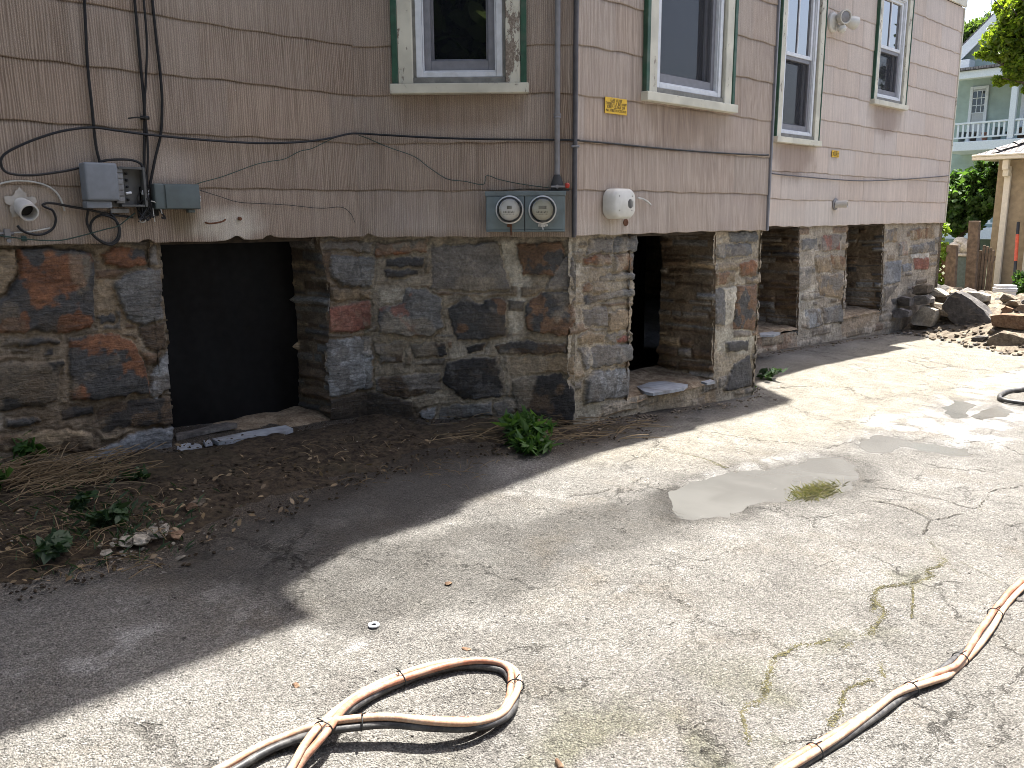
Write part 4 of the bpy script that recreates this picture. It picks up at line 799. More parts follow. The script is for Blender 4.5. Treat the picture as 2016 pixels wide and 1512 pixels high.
# splice plate with its tangle
P0=FA.at((270,366),.02); P1=FA.at((300,425),.02); t=thing('splice_plate','dark splice plate with a white label and a tangle of cut wires','splice plate',FA.w(P0[0],P1[1],0))
bm=bmesh.new(); add_box(bm,FA,P0[0],P0[0]+.09,P1[1],P0[1],.014,.03,.004); pobj('plate',bm,MT['hole'],t)
u_,z_=FA.at((287,379),.06); bm=bmesh.new(); add_box(bm,FA,u_-.016,u_+.016,z_-.011,z_+.011,.04,.06,.002); pobj('label_block',bm,MT['vinyl'],t)
rg=random.Random(5)
bm=bmesh.new()
for k in range(15):
    sx_=rg.uniform(276,296); L=[(sx_,372+rg.uniform(-4,4)),(sx_+rg.uniform(-8,8),390),(sx_+rg.uniform(-10,12),408),(sx_+rg.uniform(-12,14),422+rg.uniform(-6,10)),(sx_+rg.uniform(-16,16),432+rg.uniform(-18,6))]
    add_tube(bm,catmull([FA.p(p,rg.uniform(.03,.075)) for p in L],5),rg.choice((.0025,.0035,.005)),6)
add_tube(bm,catmull([FA.p(p,.05) for p in ((300,395),(312,410),(322,424),(325,430),(318,428))],5),.005,6)
pobj('cut_wires',bm,MT['black'],t,True)
bm=bmesh.new(); add_tube(bm,catmull([FA.p(p,.07) for p in ((297,396),(305,398),(315,408),(319,421))],5),.0024,6); add_tube(bm,catmull([FA.p(p,.06) for p in ((301,410),(303,425),(305,437))],5),.0022,6); add_tube(bm,catmull([FA.p(p,.05) for p in ((275,430),(277,437),(284,437),(287,433))],5),.003,6); pobj('cut_wires',bm,MT['whitewire'],t,True)
# grey-green box
a0,zb=FA.at((309,412),.06); a1,zt=FA.at((390,363),.06); t=thing('terminal_box','closed grey-green terminal box right of the splice plate','terminal box',FA.w((a0+a1)/2,zb,0))
bm=bmesh.new(); add_box(bm,FA,a0-.01,a1,zb,zt,.014,.075,.008,3); pobj('body',bm,MT['box_green'],t,True)
bm=bmesh.new(); add_box(bm,FA,a0+.04,a1-.006,zb+.004,zt-.003,.0755,.083,.004,2); pobj('cover',bm,MT['box_green'],t,True)
bm=bmesh.new()
for dz in (.045,.062): add_lathe(bm,FA.w(a1,zb+dz,.05),(1,0,0),[(.008,0),(.008,.008),(.004,.012)],10)
pobj('screw',bm,MT['steel'],t); bm=bmesh.new(); add_box(bm,FA,a1-.055,a1-.02,zb-.016,zb-.001,.02,.05,.003); pobj('latch',bm,MT['box_green'],t)
# vent pipe with its smear of sealant
u_,z_=FA.at((40,402)); t=thing('vent_pipe','white plastic vent pipe stub poking from the siding at far left','vent pipe',FA.w(u_,z_,0))
bm=bmesh.new(); c=FA.w(u_,z_,.0); ax=Vector((.10,-1.,-.42)).normalized(); add_lathe(bm,c,ax,[(.034,0),(.034,.04),(.040,.042),(.040,.10),(.033,.101),(.032,.03)],28,False); pobj('pipe',bm,MT['pvc'],t,True)
bm=bmesh.new(); add_lathe(bm,Vector(c)+ax*.05,ax,[(.0315,0),(.0314,.004)],24); pobj('bore',bm,MT['hole'],t)
bm=bmesh.new(); rg=random.Random(3); V=[bm.verts.new(FA.w(u_+math.cos(a)*r_,z_+math.sin(a)*r_,.0165)) for a,r_ in [(2*math.pi*k/40,rg.uniform(.050,.064)+.01*math.sin(k*.8)) for k in range(40)]]; cc_=bm.verts.new(FA.w(u_,z_,.022))
for k in range(40): bm.faces.new((cc_,V[k],V[(k+1)%40]))
pobj('sealant',bm,MT['sealant'],t,True)
# ground clamp at the left edge, rusty hooks
u_,z_=FA.at((10,460)); bm=bmesh.new(); add_tube(bm,[FA.w(u_-.12,z_,.02),FA.w(u_+.03,z_,.02)],.008,8); add_box(bm,FA,u_-.01,u_+.015,z_-.02,z_+.022,.014,.035,.003); add_lathe(bm,FA.w(u_+.004,z_-.03,.025),(0,-1,0),[(.009,0),(.009,.012)],8); single('ground_clamp',bm,MT['galv'],'small metal ground clamp with screws on the bottom shingle','clamp')
u_,z_=FA.at((44,470)); bm=bmesh.new(); add_box(bm,FA,u_-.01,u_+.012,z_-.012,z_+.012,.016,.028,.004); single('wire_tag',bm,MT['greenwire'],'tiny green tag on the ground wire','tag')
bm=bmesh.new(); add_tube(bm,catmull([FA.p((404,438),.012),FA.p((412,440),.03),FA.p((425,439),.035),(FA.p((438,436),.035)),FA.p((444,432),.03)],5),.0045,7); single('rusty_hook',bm,MT['rust'],'bent rusty hook nailed over the pale patch','hook')
bm=bmesh.new(); u_,z_=FA.at((469,430)); add_lathe(bm,FA.w(u_,z_,.012),(0,-1,-.2),[(.010,0),(.010,.012),(.006,.016)],8); single('rusty_bolt',bm,MT['rust'],'rusty bolt head right of the bent hook','bolt')
# electricity meters
a0,zb=FB.at((957,457),.10); a1,zt=FB.at((1113,380),.10); t=thing('meter_socket','blue-grey double meter socket box under the conduit','meter box',FB.w((a0+a1)/2,zb,0))
bm=bmesh.new(); add_box(bm,FB,a0,a1,zb,zt,.014,.10,.004); pobj('body',bm,MT['metersock'],t)
bm=bmesh.new(); add_box(bm,FB,a0-.004,a1+.004,zt-.014,zt+.012,.016,.108,.003); pobj('lid',bm,MT['metersock'],t)
cm=(a0+a1)/2-.005
for A_,B_ in ((a0+.006,cm-.002),(cm+.002,a1-.006)):
    bm=bmesh.new(); add_box(bm,FB,A_,B_,zb+.012,zt-.016,.1005,.105,.002,1); add_box(bm,FB,A_,B_,zb+.001,zb+.011,.1005,.11,.002,1); pobj('front_panel',bm,MT['metersock'],t)
bm=bmesh.new(); add_box(bm,FB,cm-.0018,cm+.0018,zb+.003,zt-.016,.1,.1035); pobj('seam',bm,MT['hole'],t)
def text(bm,fr,s,u,z,n,size,align='CENTER'):
    c=bpy.data.curves.new('t','FONT'); c.body=s; c.size=size; c.align_x=align; c.resolution_u=2; c.extrude=.0004
    o=bpy.data.objects.new('t',c); COL.objects.link(o); dg=bpy.context.evaluated_depsgraph_get(); me=o.evaluated_get(dg).to_mesh()
    b=bmesh.new(); b.from_mesh(me); o.evaluated_get(dg).to_mesh_clear(); COL.objects.unlink(o); bpy.data.objects.remove(o); bpy.data.curves.remove(c)
    for v in b.verts: v.co=Vector(fr.w(u+v.co.x,z+v.co.y,n+v.co.z))
    merge(bm,b)
for px,lab,dial,lw in (((1003,413),'left round electricity meter with a bright white dial','dial',.028),((1068,413),'right round electricity meter with a yellowed dial and wide display','dial2',.045)):
    u_,z_=FB.at(px,.13); N=Vector(FB.N); t2=thing('electricity_meter',lab,'electricity meter',FB.w(u_,z_-.08,.105)); o_=lambda d:Vector(FB.w(u_,z_,d))
    bm=bmesh.new(); add_lathe(bm,o_(.1055),N,[(.070,0),(.079,.002),(.081,.012),(.079,.022),(.073,.024),(.071,.012)],48,False); pobj('ring',bm,MT['steel'],t2,True)
    bm=bmesh.new(); add_lathe(bm,o_(.106),N,[(.071,0),(.071,.004)],40); pobj('base',bm,MT['sash'],t2)
    bm=bmesh.new(); add_lathe(bm,o_(.1105),N,[(.060,0),(.060,.045)],40); pobj('dial',bm,MT[dial],t2)
    bm=bmesh.new(); add_lathe(bm,o_(.1105),N,[(.0705,0),(.069,.055),(.064,.070),(.05,.078),(.0,.081)],48,False); pobj('cover',bm,MT['glass'],t2,True)
    bm=bmesh.new(); add_box(bm,FB,u_-lw/2,u_+lw/2,z_+.004,z_+.022,.1557,.157); pobj('display',bm,MT['lcd'],t2)
    bm=bmesh.new(); rg=random.Random(8)
    for r_ in range(3):
        x_=-.034
        while x_<.03:
            w_=rg.uniform(.003,.008); add_box(bm,FB,u_+x_,u_+x_+w_,z_-.010-r_*.008,z_-.0065-r_*.008,.1557,.1562); x_+=w_+.003
    pobj('print',bm,MT['ink'],t2)
    bm=bmesh.new(); add_box(bm,FB,u_-.014,u_+.014,z_-.098,z_-.080,.106,.125,.003,1)
    if dial=='dial2': add_box(bm,FB,u_-.026,u_-.014,z_-.096,z_-.078,.106,.12,.003,1); add_box(bm,FB,u_+.014,u_+.03,z_-.094,z_-.08,.106,.12,.003,1); add_tube(bm,[FB.w(u_,z_-.098,.118),FB.w(u_+.004,z_-.112,.118)],.004,6)
    else: add_box(bm,FB,u_+.004,u_+.012,z_-.145,z_-.098,.106,.115,.001,1)
    pobj('seal_clasp',bm,MT['steel' if dial=='dial2' else 'rust'],t2)
# conduit above the meters
uc_=FB.at((1097,300),.03)[0]; z1=FB.at((1099,372),.05)[1]; t=thing('conduit','grey service conduit rising beside the bay window above the meters','conduit',FB.w(uc_,z1,0))
bm=bmesh.new(); add_tube(bm,[FB.w(uc_,z1+.06,.04),FB.w(uc_-.004,Z0+2.9,.04)],.0165,14); pobj('pipe',bm,MT['galv'],t,True)
bm=bmesh.new(); zc_=FB.at((1095,228),.04)[1]; add_lathe(bm,FB.w(uc_-.001,zc_-.014,.04),(0,0,1),[(.0167,0),(.022,.002),(.022,.008),(.019,.012),(.022,.018),(.022,.026),(.0167,.028)],16,False); pobj('coupling',bm,MT['galv'],t,True)
bm=bmesh.new(); add_lathe(bm,FB.w(uc_,z1-.005,.045),(0,0,1),[(.036,0),(.037,.02),(.033,.045),(.024,.07),(.017,.085)],14); add_box(bm,FB,uc_-.045,uc_+.07,z1-.012,z1-.004,.02,.08,.002); pobj('fitting',bm,MT['putty'],t,True)
bm=bmesh.new(); add_tube(bm,[FB.w(uc_-.035,z1+.012,.085),FB.w(uc_+.045,z1+.012,.085)],.006,8); add_lathe(bm,FB.w(uc_,z1+.012,.08),FB.N,[(.012,0),(.012,.014)],6); pobj('ground_clamp',bm,MT['galv'],t)
u_,z_=FB.at((1116,365),.08); bm=bmesh.new(); add_lathe(bm,FB.w(u_-.012,z_,.08),FB.U,[(.004,0),(.013,.004),(.016,.014),(.013,.024),(.005,.028)],12); single('wire_seal',bm,MT['red'],'small red plastic seal beside the conduit fitting','seal',None,True)
uc_=FB.at((1133,250),.03)[0]; t=thing('service_pipe','dark grey pipe running down the bay corner','pipe',FB.w(uc_,Z0,0))
bm=bmesh.new(); add_tube(bm,[FB.w(uc_,Z0+.005,.03),FB.w(uc_,Z0+2.9,.03)],.0125,12); pobj('pipe',bm,MT['greywire'],t,True)
for z_ in (.5,1.3,2.1):
    bm=bmesh.new(); add_box(bm,FB,uc_-.024,uc_+.024,Z0+z_,Z0+z_+.012,.014,.044,.003,1); pobj('strap',bm,MT['galv'],t)
# alarm box, its lead and knockout
u_,z_=FC.at((1227,401),.09); t=thing('alarm_box','off-white rounded vent alarm box on the bay front','alarm box',FC.w(u_,z_-.09,0))
def rbox(bm,fr,u,z,w,h,n0,n1,r,bev):
    pts=[]
    for cx,cy,a in ((w/2-r,h/2-r,0),(-w/2+r,h/2-r,90),(-w/2+r,-h/2+r,180),(w/2-r,-h/2+r,270)):
        for k in range(7): pts.append((cx+r*math.cos(R(a+15*k)),cy+r*math.sin(R(a+15*k))))
    b=bmesh.new(); L=[]
    for (n,s_) in ((n0,1),(n1-bev,1),(n1-bev*.3,1-bev*.5/w*2),(n1,1-bev*2/w)): L.append([b.verts.new(fr.w(u+x*s_,z+y*s_,n)) for x,y in pts])
    m_=len(pts)
    for A,B in zip(L,L[1:]):
        for k in range(m_): b.faces.new((A[k],A[(k+1)%m_],B[(k+1)%m_],B[k]))
    b.faces.new(L[0][::-1]); b.faces.new(L[-1]); merge(bm,b)
bm=bmesh.new(); rbox(bm,FC,u_+.012,z_,.225,.180,.014,.098,.062,.022); pobj('housing',bm,MT['alarm'],t,True)
bm=bmesh.new()
for k in range(5):
    h_=.028*math.sqrt(max(0,1-((k-2)/2.6)**2)); add_box(bm,FC,u_+.058+(k-2)*.011,u_+.064+(k-2)*.011,z_-h_,z_+h_,.0975,.0988)
pobj('grille',bm,MT['hole'],t)
for du,dz in ((-.045,.045),(.075,.045),(-.045,-.04),(.075,-.04)):
    bm=bmesh.new(); add_lathe(bm,FC.w(u_+du,z_+dz,.0975),(0,-1,0),[(.004,0),(.004,.001)],8); pobj('screw_hole',bm,MT['hole'],t)
cable('wire',[(FC,[(1256,390),(1266,392),(1275,397),(1281,403)],.03)],.006,'whitewire','short white lead leaving the alarm box','wire')
u_,z_=FC.at((1229,438)); bm=bmesh.new(); add_lathe(bm,FC.w(u_,z_,.010),(0,-1,0),[(.022,0),(.022,.006),(.012,.007),(.010,.004)],16); single('knockout_plug',bm,MT['rust'],'small brown plug in the shingle under the alarm box','plug')
# yellow signs
for fr,c_,w_,h_,lab in ((FC,(1213,209),.205,.092,'larger yellow warning sign under the wide bay window'),(FD,(1645,303),.16,.068,'small far yellow warning sign on the pale wall')):
    u_,z_=fr.at(c_,.016); t=thing('warning_sign',lab,'sign',fr.w(u_,z_-h_/2,.012)); bm=bmesh.new(); add_box(bm,fr,u_-w_/2,u_+w_/2,z_-h_/2,z_+h_/2,.013,.017,.001,1); pobj('plate',bm,MT['yellow'],t)
    bm=bmesh.new(); k=h_/.1; fs=.0235*k
    for i,s_ in enumerate(('GAS VENT','DIRECTLY BELOW','KEEP CLEAR OF','ALL OBSTRUCTIONS')): text(bm,fr,s_,u_,z_+(.024-.0205*i)*k,.0175,fs*(1.1 if i<3 else .95))
    pobj('lettering',bm,MT['ink'],t)
# vent cap on the far wall
u_,z_=FD.at((1642,402)); t=thing('vent_stub','small white vent pipe stub with a dark collar on the far wall','vent cap',FD.w(u_,z_-.04,0))
bm=bmesh.new(); add_lathe(bm,FD.w(u_,z_,.012),(0,-1,0),[(.062,0),(.062,.008),(.045,.010)],24); pobj('collar',bm,MT['galv'],t,True)
bm=bmesh.new(); add_lathe(bm,FD.w(u_,z_,.02),(.25,-1,0),[(.038,0),(.038,.12),(.03,.121),(.03,.08)],22); pobj('pipe',bm,MT['pvc'],t,True)
# floodlight
u_,z_=FD.at((1636,45)); t=thing('floodlight','white twin-head floodlight with motion sensor between the far windows','floodlight',FD.w(u_,z_-.08,0))
bm=bmesh.new(); add_lathe(bm,FD.w(u_,z_,.012),(0,-1,0),[(.095,0),(.095,.02),(.08,.035),(.03,.04)],28); pobj('base_plate',bm,MT['alarm'],t,True)
for k,(du,dz,ax) in enumerate(((.03,.045,(-.45,-1,-.15)),(.17,.03,(1,-.55,-.25)))):
    a=Vector(ax).normalized(); c=Vector(FD.w(u_+du,z_+dz,.07 if k==0 else .09)); bm=bmesh.new(); add_tube(bm,[FD.w(u_+.02,z_,.04),c],.018,8); add_lathe(bm,c-a*.02,a,[(.02,0),(.045,.02),(.062,.07),(.066,.12),(.058,.121),(.05,.10)],24,True)
    h=pobj('lamp_head',bm,MT['alarm'],t,True); bm=bmesh.new(); add_lathe(bm,c+a*.088,a,[(.056,0),(.05,.004),(.02,.006)],20); sub('lens',bm,MT['galv'],h,t,True)
bm=bmesh.new(); add_tube(bm,[FD.w(u_+.02,z_-.02,.05),FD.w(u_+.02,z_-.06,.09)],.014,8); add_lathe(bm,FD.w(u_+.02,z_-.065,.105),(.1,-.6,-1),[(.03,-.03),(.045,-.01),(.042,.025),(.02,.045)],16); pobj('motion_sensor',bm,MT['alarm'],t,True)
# black sheet in the first opening and slate pieces on the sills
bm=bmesh.new(); NU,NZ=40,30; G_=[]
for i in range(NU+1):
    r=[]
    for j in range(NZ+1):
        u_=-1.32+1.06*i/NU; z_=-1.10+1.15*j/NZ; n_=-.345+.006*math.sin(u_*13+math.sin(z_*3))*(.4+.6*j/NZ)+.003*math.sin(u_*31+z_*4)+.006*math.sin(z_*7+u_*5); r.append(bm.verts.new(FA.w(u_,Z0+z_,n_)))
    G_.append(r)
for i in range(NU):
    for j in range(NZ): bm.faces.new((G_[i][j],G_[i+1][j],G_[i+1][j+1],G_[i][j+1]))
single('black_sheet',bm,MT['tarp'],'black plastic sheet hung across the biggest cellar opening','plastic sheet',None,True)
def slab(pts,fr,z,th,label,nbase,mt='slateblue',name='slate_slab'):
    bm=bmesh.new(); lo=[];hi=[]
    for p in pts:
        P=on_plane(p,(0,0,1),Z0+z); lo.append(bm.verts.new((P[0],P[1],Z0+z-th))); hi.append(bm.verts.new((P[0],P[1],Z0+z+random.Random(p[0]).uniform(-.004,.004))))
    n=len(pts); bm.faces.new(lo[::-1]); bm.faces.new(hi)
    for i in range(n): bm.faces.new((lo[i],lo[(i+1)%n],hi[(i+1)%n],hi[i]))
    single(name,bm,MT[mt],label,'slate slab')
slab(zA((1200,1195),(1240,1185),(1400,1150),(1620,1118),(1662,1135),(1620,1150),(1500,1172),(1340,1195),(1240,1212)),FA,-1.035,.02,'long pale slate strip on the sill of the sheeted opening',0)
slab(zA((1003,1232),(1060,1215),(1130,1222),(1145,1236),(1060,1255),(1003,1265)),FA,-1.04,.02,'short pale slate piece at the left end of the sheeted sill',0)
slab(zA((1000,1165),(1150,1130),(1280,1100),(1345,1098),(1345,1112),(1220,1135),(1080,1165),(1000,1185)),FA,-1.03,.02,'dull slate strip lying at the foot of the black sheet',0,'rock_grey')
slab(zA((1150,1205),(1190,1198),(1205,1215),(1165,1222)),FA,-1.035,.015,'tiny slate chip between the two pale strips',0)
slab(zC((355,875),(420,855),(500,848),(560,858),(622,868),(600,885),(520,900),(440,912),(390,905)),FC,-1.062,.02,'wide pale slate slab on the sill of the bay opening',0)
slab(zC((690,850),(740,842),(765,852),(720,860)),FC,-1.03,.015,'small slate chip beside the right jamb of the bay opening',0)
slab(zC((995,598),(1060,590),(1105,597),(1070,608),(1000,610)),FD,-1.01,.02,'pale slate slab on the sill of the third opening',0)
# ------------------------------------------------------------------ hoses
def bundle(label,path,ties,spec,seed,keys,rb=.011):
    C_=[gnd(p,h+.012)  for p,h in path]; C_=[np.array(c) for c in catmull(C_,10)]; n=len(C_)
    t=thing('hose_bundle',label,'hose',(C_[n//2][0],C_[n//2][1],g(C_[n//2][0],C_[n//2][1])))
    T=[(C_[min(i+1,n-1)]-C_[max(i-1,0)]) for i in range(n)]; T=[a/np.linalg.norm(a) for a in T]
    for k,(mt,r,ph) in enumerate(spec):
        P=[]
        for i in range(n):
            s_=np.cross(T[i],[0,0,1]); s_/=np.linalg.norm(s_); u_=np.cross(s_,T[i]); a=ph+float(np.interp(i/n,[q_[0] for q_ in keys],[q_[1] for q_ in keys]))+.4*math.sin(i*.11+seed+k)
            zz=C_[i]+s_*math.cos(a)*rb*1.25+u_*(math.sin(a)*rb*.85); P.append(zz)
        bm=bmesh.new(); add_tube(bm,P,r,10); pobj('hose',bm,MT[mt],t,True)
    for f_ in ties:
        i=int(f_*(n-1)); s_=np.cross(T[i],[0,0,1]); s_/=np.linalg.norm(s_); u_=np.cross(s_,T[i])
        bm=bmesh.new(); add_tube(bm,[C_[i]+T[i]*.002*math.sin(a)+s_*math.cos(a)*(rb*1.25+.0105)+u_*math.sin(a)*(rb*.85+.0105) for a in [2*math.pi*j/20 for j in range(21)]],.0018,6,False)
        add_tube(bm,[C_[i]+u_*(rb*.85+.0105),C_[i]+u_*(rb+.02)+s_*.012+T[i]*.01],.0018,6); pobj('cable_tie',bm,MT['blackwire'],t,True)
SP=[('hose_tan',.0098,2.2),('hose_pink',.0098,4.3),('hose_black',.0098,0.)]
bundle('tied bundle of salmon and black hoses thrown in a loop on the asphalt',
 [((300,1600),0),((380,1550),0),((455,1512),0),((520,1476),.006),((575,1452),.015),((620,1436),.03),((670,1426),.045),((760,1418),.05),((850,1424),.045),((930,1424),.03),((985,1408),.012),((1010,1375),.006),((1014,1345),.005),((1002,1320),.006),((975,1308),.01),((930,1304),.012),((880,1309),.012),((820,1325),.010),((760,1348),.01),((710,1374),.015),((670,1402),.03),((640,1432),.055),((612,1462),.05),((585,1495),.03),((555,1540),.01),((520,1590),0)],
 (.26,.475,.70,.845),SP,1,[(0,.3),(.10,.5),(.20,-.8),(.42,-.9),(.50,-2.3),(.78,-1.9),(.86,-1.2),(.93,-.6),(1,-.3)])
bundle('tied bundle of salmon and black hoses snaking off the lower right corner',
 [((1460,1590),0),((1530,1530),0),((1590,1488),.0),((1660,1443),.0),((1720,1402),.003),((1770,1368),.004),((1830,1342),.003),((1875,1312),.0),((1912,1275),.003),((1945,1232),.002),((1968,1195),.0),((1995,1165),.002),((2035,1135),0),((2120,1080),0)],
 (.17,.42,.57,.745),SP,2,[(0,-.9),(.36,-.9),(.46,-1.7),(.53,-3.1),(.60,-2.5),(.66,-2.0),(.78,-3.0),(.88,-2.2),(1,-1.8)])
# black hose coil at the right edge
bm=bmesh.new(); P=[gnd(p,h) for p,h in (((2060,748),.02),((2016,765),.02),((1985,770),.02),((1969,778),.02),((1972,786),.02),((1995,791),.02),((2030,794),.02),((2080,790),.02),((2090,770),.05),((2060,757),.06),((2020,764),.05))]
add_tube(bm,catmull(P,8),.017,10); single('hose',bm,MT['hose_black'],'plain black hose coil on the wet ground at the right edge','hose',None,True)
# washer
c=gnd((736,1232)); bm=bmesh.new(); add_lathe(bm,c+np.array([0,0,.001]),(0,0,1),[(.009,0),(.018,0),(.018,.004),(.009,.004),(.009,0)],24,False); single('washer',bm,MT['vinyl'],'white ring washer lying on the asphalt above the hose loop','washer')
# ------------------------------------------------------------------ loose stones, debris and rubble
def rock_bm(c,size,seed,cuts=11,sub_=3,rough=.06):
    r=np.random.RandomState(seed); b=bmesh.new(); bmesh.ops.create_icosphere(b,subdivisions=sub_,radius=1.)
    V=np.array([v.co[:] for v in b.verts])
    for k in range(cuts):
        n=r.normal(size=3); n/=np.linalg.norm(n); h=r.uniform(.45,.85); d=V@n-h; V=V-np.outer(np.clip(d,0,None),n)
    nz=(fbm(V[:,0]*2+seed,V[:,1]*2+V[:,2]*1.7,seed,4)-.5); V=V*(1+rough*2*nz)[:,None]
    e=Matrix.Rotation(r.uniform(0,6.28),3,'Z')@Matrix.Rotation(r.uniform(-.35,.35),3,'X')@Matrix.Rotation(r.uniform(-.35,.35),3,'Y')
    V=(V*np.array(size)/1.5)@np.array(e).T+np.array(c)
    for v,co in zip(b.verts,V): v.co=co
    return b
HAND=[]
def proj(P):
    d=np.array(P)-CP; z=d@fw; return 1008+FPX*(d@rt)/z,756-FPX*(d@up)/z
def hull_rock(px,xp,th,seed,mt,label,lean=.0,detail=3,back=.7):
    HAND.append((px,xp))
    """an angular block from its outline on a plane x=xp, given its own thickness"""
    r=np.random.RandomState(seed); b=bmesh.new(); P=[on_plane(p,(1,0,0),xp) for p in px]; c=np.mean(P,0)
    for p in P:
        b.verts.new(p+np.array([r.uniform(-.03,.03),0,0])); q_=c+(p-c)*back+np.array([th*r.uniform(.8,1.1),lean,0]); b.verts.new(q_); b.verts.new(c+(p-c)*1.02+np.array([th*.45,lean*.5,0]))
    h=bmesh.ops.convex_hull(b,input=b.verts); bmesh.ops.delete(b,geom=list({g_ for g_ in h['geom_interior']+h['geom_unused'] if isinstance(g_,bmesh.types.BMVert)}),context='VERTS')
    bmesh.ops.triangulate(b,faces=b.faces)
    bmesh.ops.subdivide_edges(b,edges=b.edges[:],cuts=detail,use_grid_fill=True)
    V=np.array([v.co[:] for v in b.verts]); nz=fbm(V[:,1]*9+V[:,0]*5,V[:,2]*9+V[:,0]*3,seed,5)-.5; s_=np.linalg.norm(V.max(0)-V.min(0))
    V=V+(V-c)/(np.linalg.norm(V-c,axis=1)[:,None]+1e-6)*(nz*.06*s_)[:,None]
    for v,co in zip(b.verts,V): v.co=co
    return single('rock',b,MT[mt],label,'rock')
def zR(*L): return zs((1740,430),5.214,L)
hull_rock(zR((690,775),(745,752),(800,770),(880,850),(990,900),(1070,985),(1110,1050),(1080,1100),(930,1160),(800,1150),(745,1090),(650,1000),(585,930),(600,880)),8.30,.42,1,'rock_dark','biggest dark boulder with a pointed top in the middle of the rubble')
hull_rock(zR((265,1062),(330,960),(405,895),(535,945),(530,990),(490,1090),(480,1115),(300,1090)),8.18,.30,2,'rock_pale','pale flat-topped pitted block in front of the rubble, left of the boulder',back=.85)
hull_rock(zR((1090,1005),(1200,985),(1460,1000),(1600,1010),(1600,1150),(1450,1140),(1250,1125),(1110,1100)),8.05,.4,3,'rock_rust','long rust-brown slab lying level at the right of the boulder')
hull_rock(zR((1035,1290),(1060,1230),(1180,1165),(1340,1190),(1520,1240),(1600,1300),(1560,1370),(1300,1350),(1120,1330)),7.7,.4,4,'rock_tan','big layered tan rock lowest at the right front of the rubble')
hull_rock(zR((780,770),(860,755),(980,770),(1060,800),(1050,850),(980,870),(900,840)),8.75,.3,5,'rock_pale','flat pale stone behind the top of the dark boulder')
hull_rock(zR((490,850),(520,790),(670,820),(675,845),(600,870)),8.55,.25,6,'rock_tan','flat tan stone tucked left of the boulder top')
hull_rock(zR((300,770),(320,690),(400,670),(455,690),(440,760),(380,800)),8.28,.3,7,'rock_tan','upright tan stone leaning on the house corner')
hull_rock(zR((440,720),(520,720),(640,790),(620,810),(470,790)),8.5,.25,8,'rock_pale','pale stone slab topmost at the left of the pile')
hull_rock(zR((280,850),(310,800),(430,790),(480,830),(470,870),(330,890)),8.18,.28,9,'rock_grey','rounded grey stone above the pale pitted block')
hull_rock(zR((590,1130),(660,1110),(745,1150),(730,1190),(600,1195)),8.3,.2,10,'rock_grey','small flat grey stone in front of the boulder foot')
hull_rock(zR((1190,830),(1230,775),(1290,790),(1350,830),(1320,870),(1220,870)),8.8,.22,11,'rock_tan','knobbly tan stone high on the right of the pile')
hull_rock(zR((1230,880),(1290,845),(1370,850),(1390,900),(1300,920)),8.6,.2,12,'rock_tan','rounded tan stone just below the knobbly one')
hull_rock(zR((1330,940),(1380,890),(1480,870),(1520,960),(1420,975)),8.5,.22,13,'rock_tan','tan stone at the right edge above the rusty slab')
hull_rock(zR((480,870),(590,880),(690,1000),(640,1010),(500,960)),8.3,.25,21,'rock_tan','thin tilted tan slab between the pitted block and the boulder')
hull_rock(zR((740,1230),(790,1222),(812,1245),(790,1262),(745,1260)),8.0,.12,14,'rock_tan','squarish cobble in front of the boulder, leftmost of two')
hull_rock(zR((815,1230),(880,1225),(895,1260),(860,1272),(820,1262)),7.95,.12,15,'rock_tan','squarish cobble in front of the boulder, rightmost of two')
hull_rock(zR((900,1225),(960,1205),(1060,1215),(1020,1260),(985,1290),(910,1270)),7.85,.15,16,'rock_grey','flat grey stone left of the big layered rock')
hull_rock(zR((1200,930),(1250,905),(1320,930),(1300,975),(1230,970)),8.5,.18,17,'rock_rust','brown stone above the rusty slab')
hull_rock(zR((60,960),(150,920),(250,960),(240,1010),(110,1020)),7.85,.22,18,'rock_dark','dark slate lump against the wall foot at the left of the pile')
hull_rock(zR((130,830),(180,800),(270,820),(260,900),(150,900)),8.0,.22,19,'rock_dark','dark stone in the wall corner above the slate lump')
hull_rock(zR((510,1060),(560,1010),(640,1080),(700,1110),(560,1120)),8.5,.18,20,'rock_dark','dark flat stone under the left side of the boulder')
# mound of rubble fines below them
mx=np.arange(7.2,12.6,.06); my=np.arange(-4.2,.9,.06); X,Y=np.meshgrid(mx,my,indexing='ij')
fx=8.35+.5*np.clip(-Y-.6,-3,3)*-1*.8; dfront=X-(8.08-.45*np.clip(-Y,0,2.2)); 
H=.42*sst(-.05,1.2,dfront)*sst(4.2,2.6,X-8.)*sst(-4.1,-2.8,Y)*(.75+.5*fbm(X*1.7,Y*1.7,71,4))+.07*(fbm(X*9,Y*9,72,4)-.5)*sst(-.1,.3,dfront)-.03*(dfront<0)
keep=(dfront[:-1,:-1]>-.12)&~((X[:-1,:-1]<9.22)&(Y[:-1,:-1]>-.02))
o=grid_mesh('rubble_fines',np.stack([X,Y,g(X,Y)+H],-1).reshape(-1,3),len(mx),len(my),keep,MT['fines'],None,smooth=False); tag(o,kind='stuff')
def mound(x,y):
    df=x-(8.08-.45*np.clip(-y,0,2.2)); return g(x,y)+.40*sst(-.05,1.2,df)*sst(4.2,2.6,x-8.)*sst(-4.1,-2.8,y)
rg=random.Random(12)
protos=[]
for k in range(9):
    b=rock_bm((0,0,0),(1,rg.uniform(.6,.9),rg.uniform(.4,.65)),100+k,sub_=2); me=bpy.data.meshes.new('rubble_stone'); b.to_mesh(me); b.free(); me.materials.append(MT[['rock_tan','rock_tan','rock_grey','rock_pale','rock_rust','rock_tan','rock_dark','rock_grey','rock_tan'][k]]); protos.append(me)
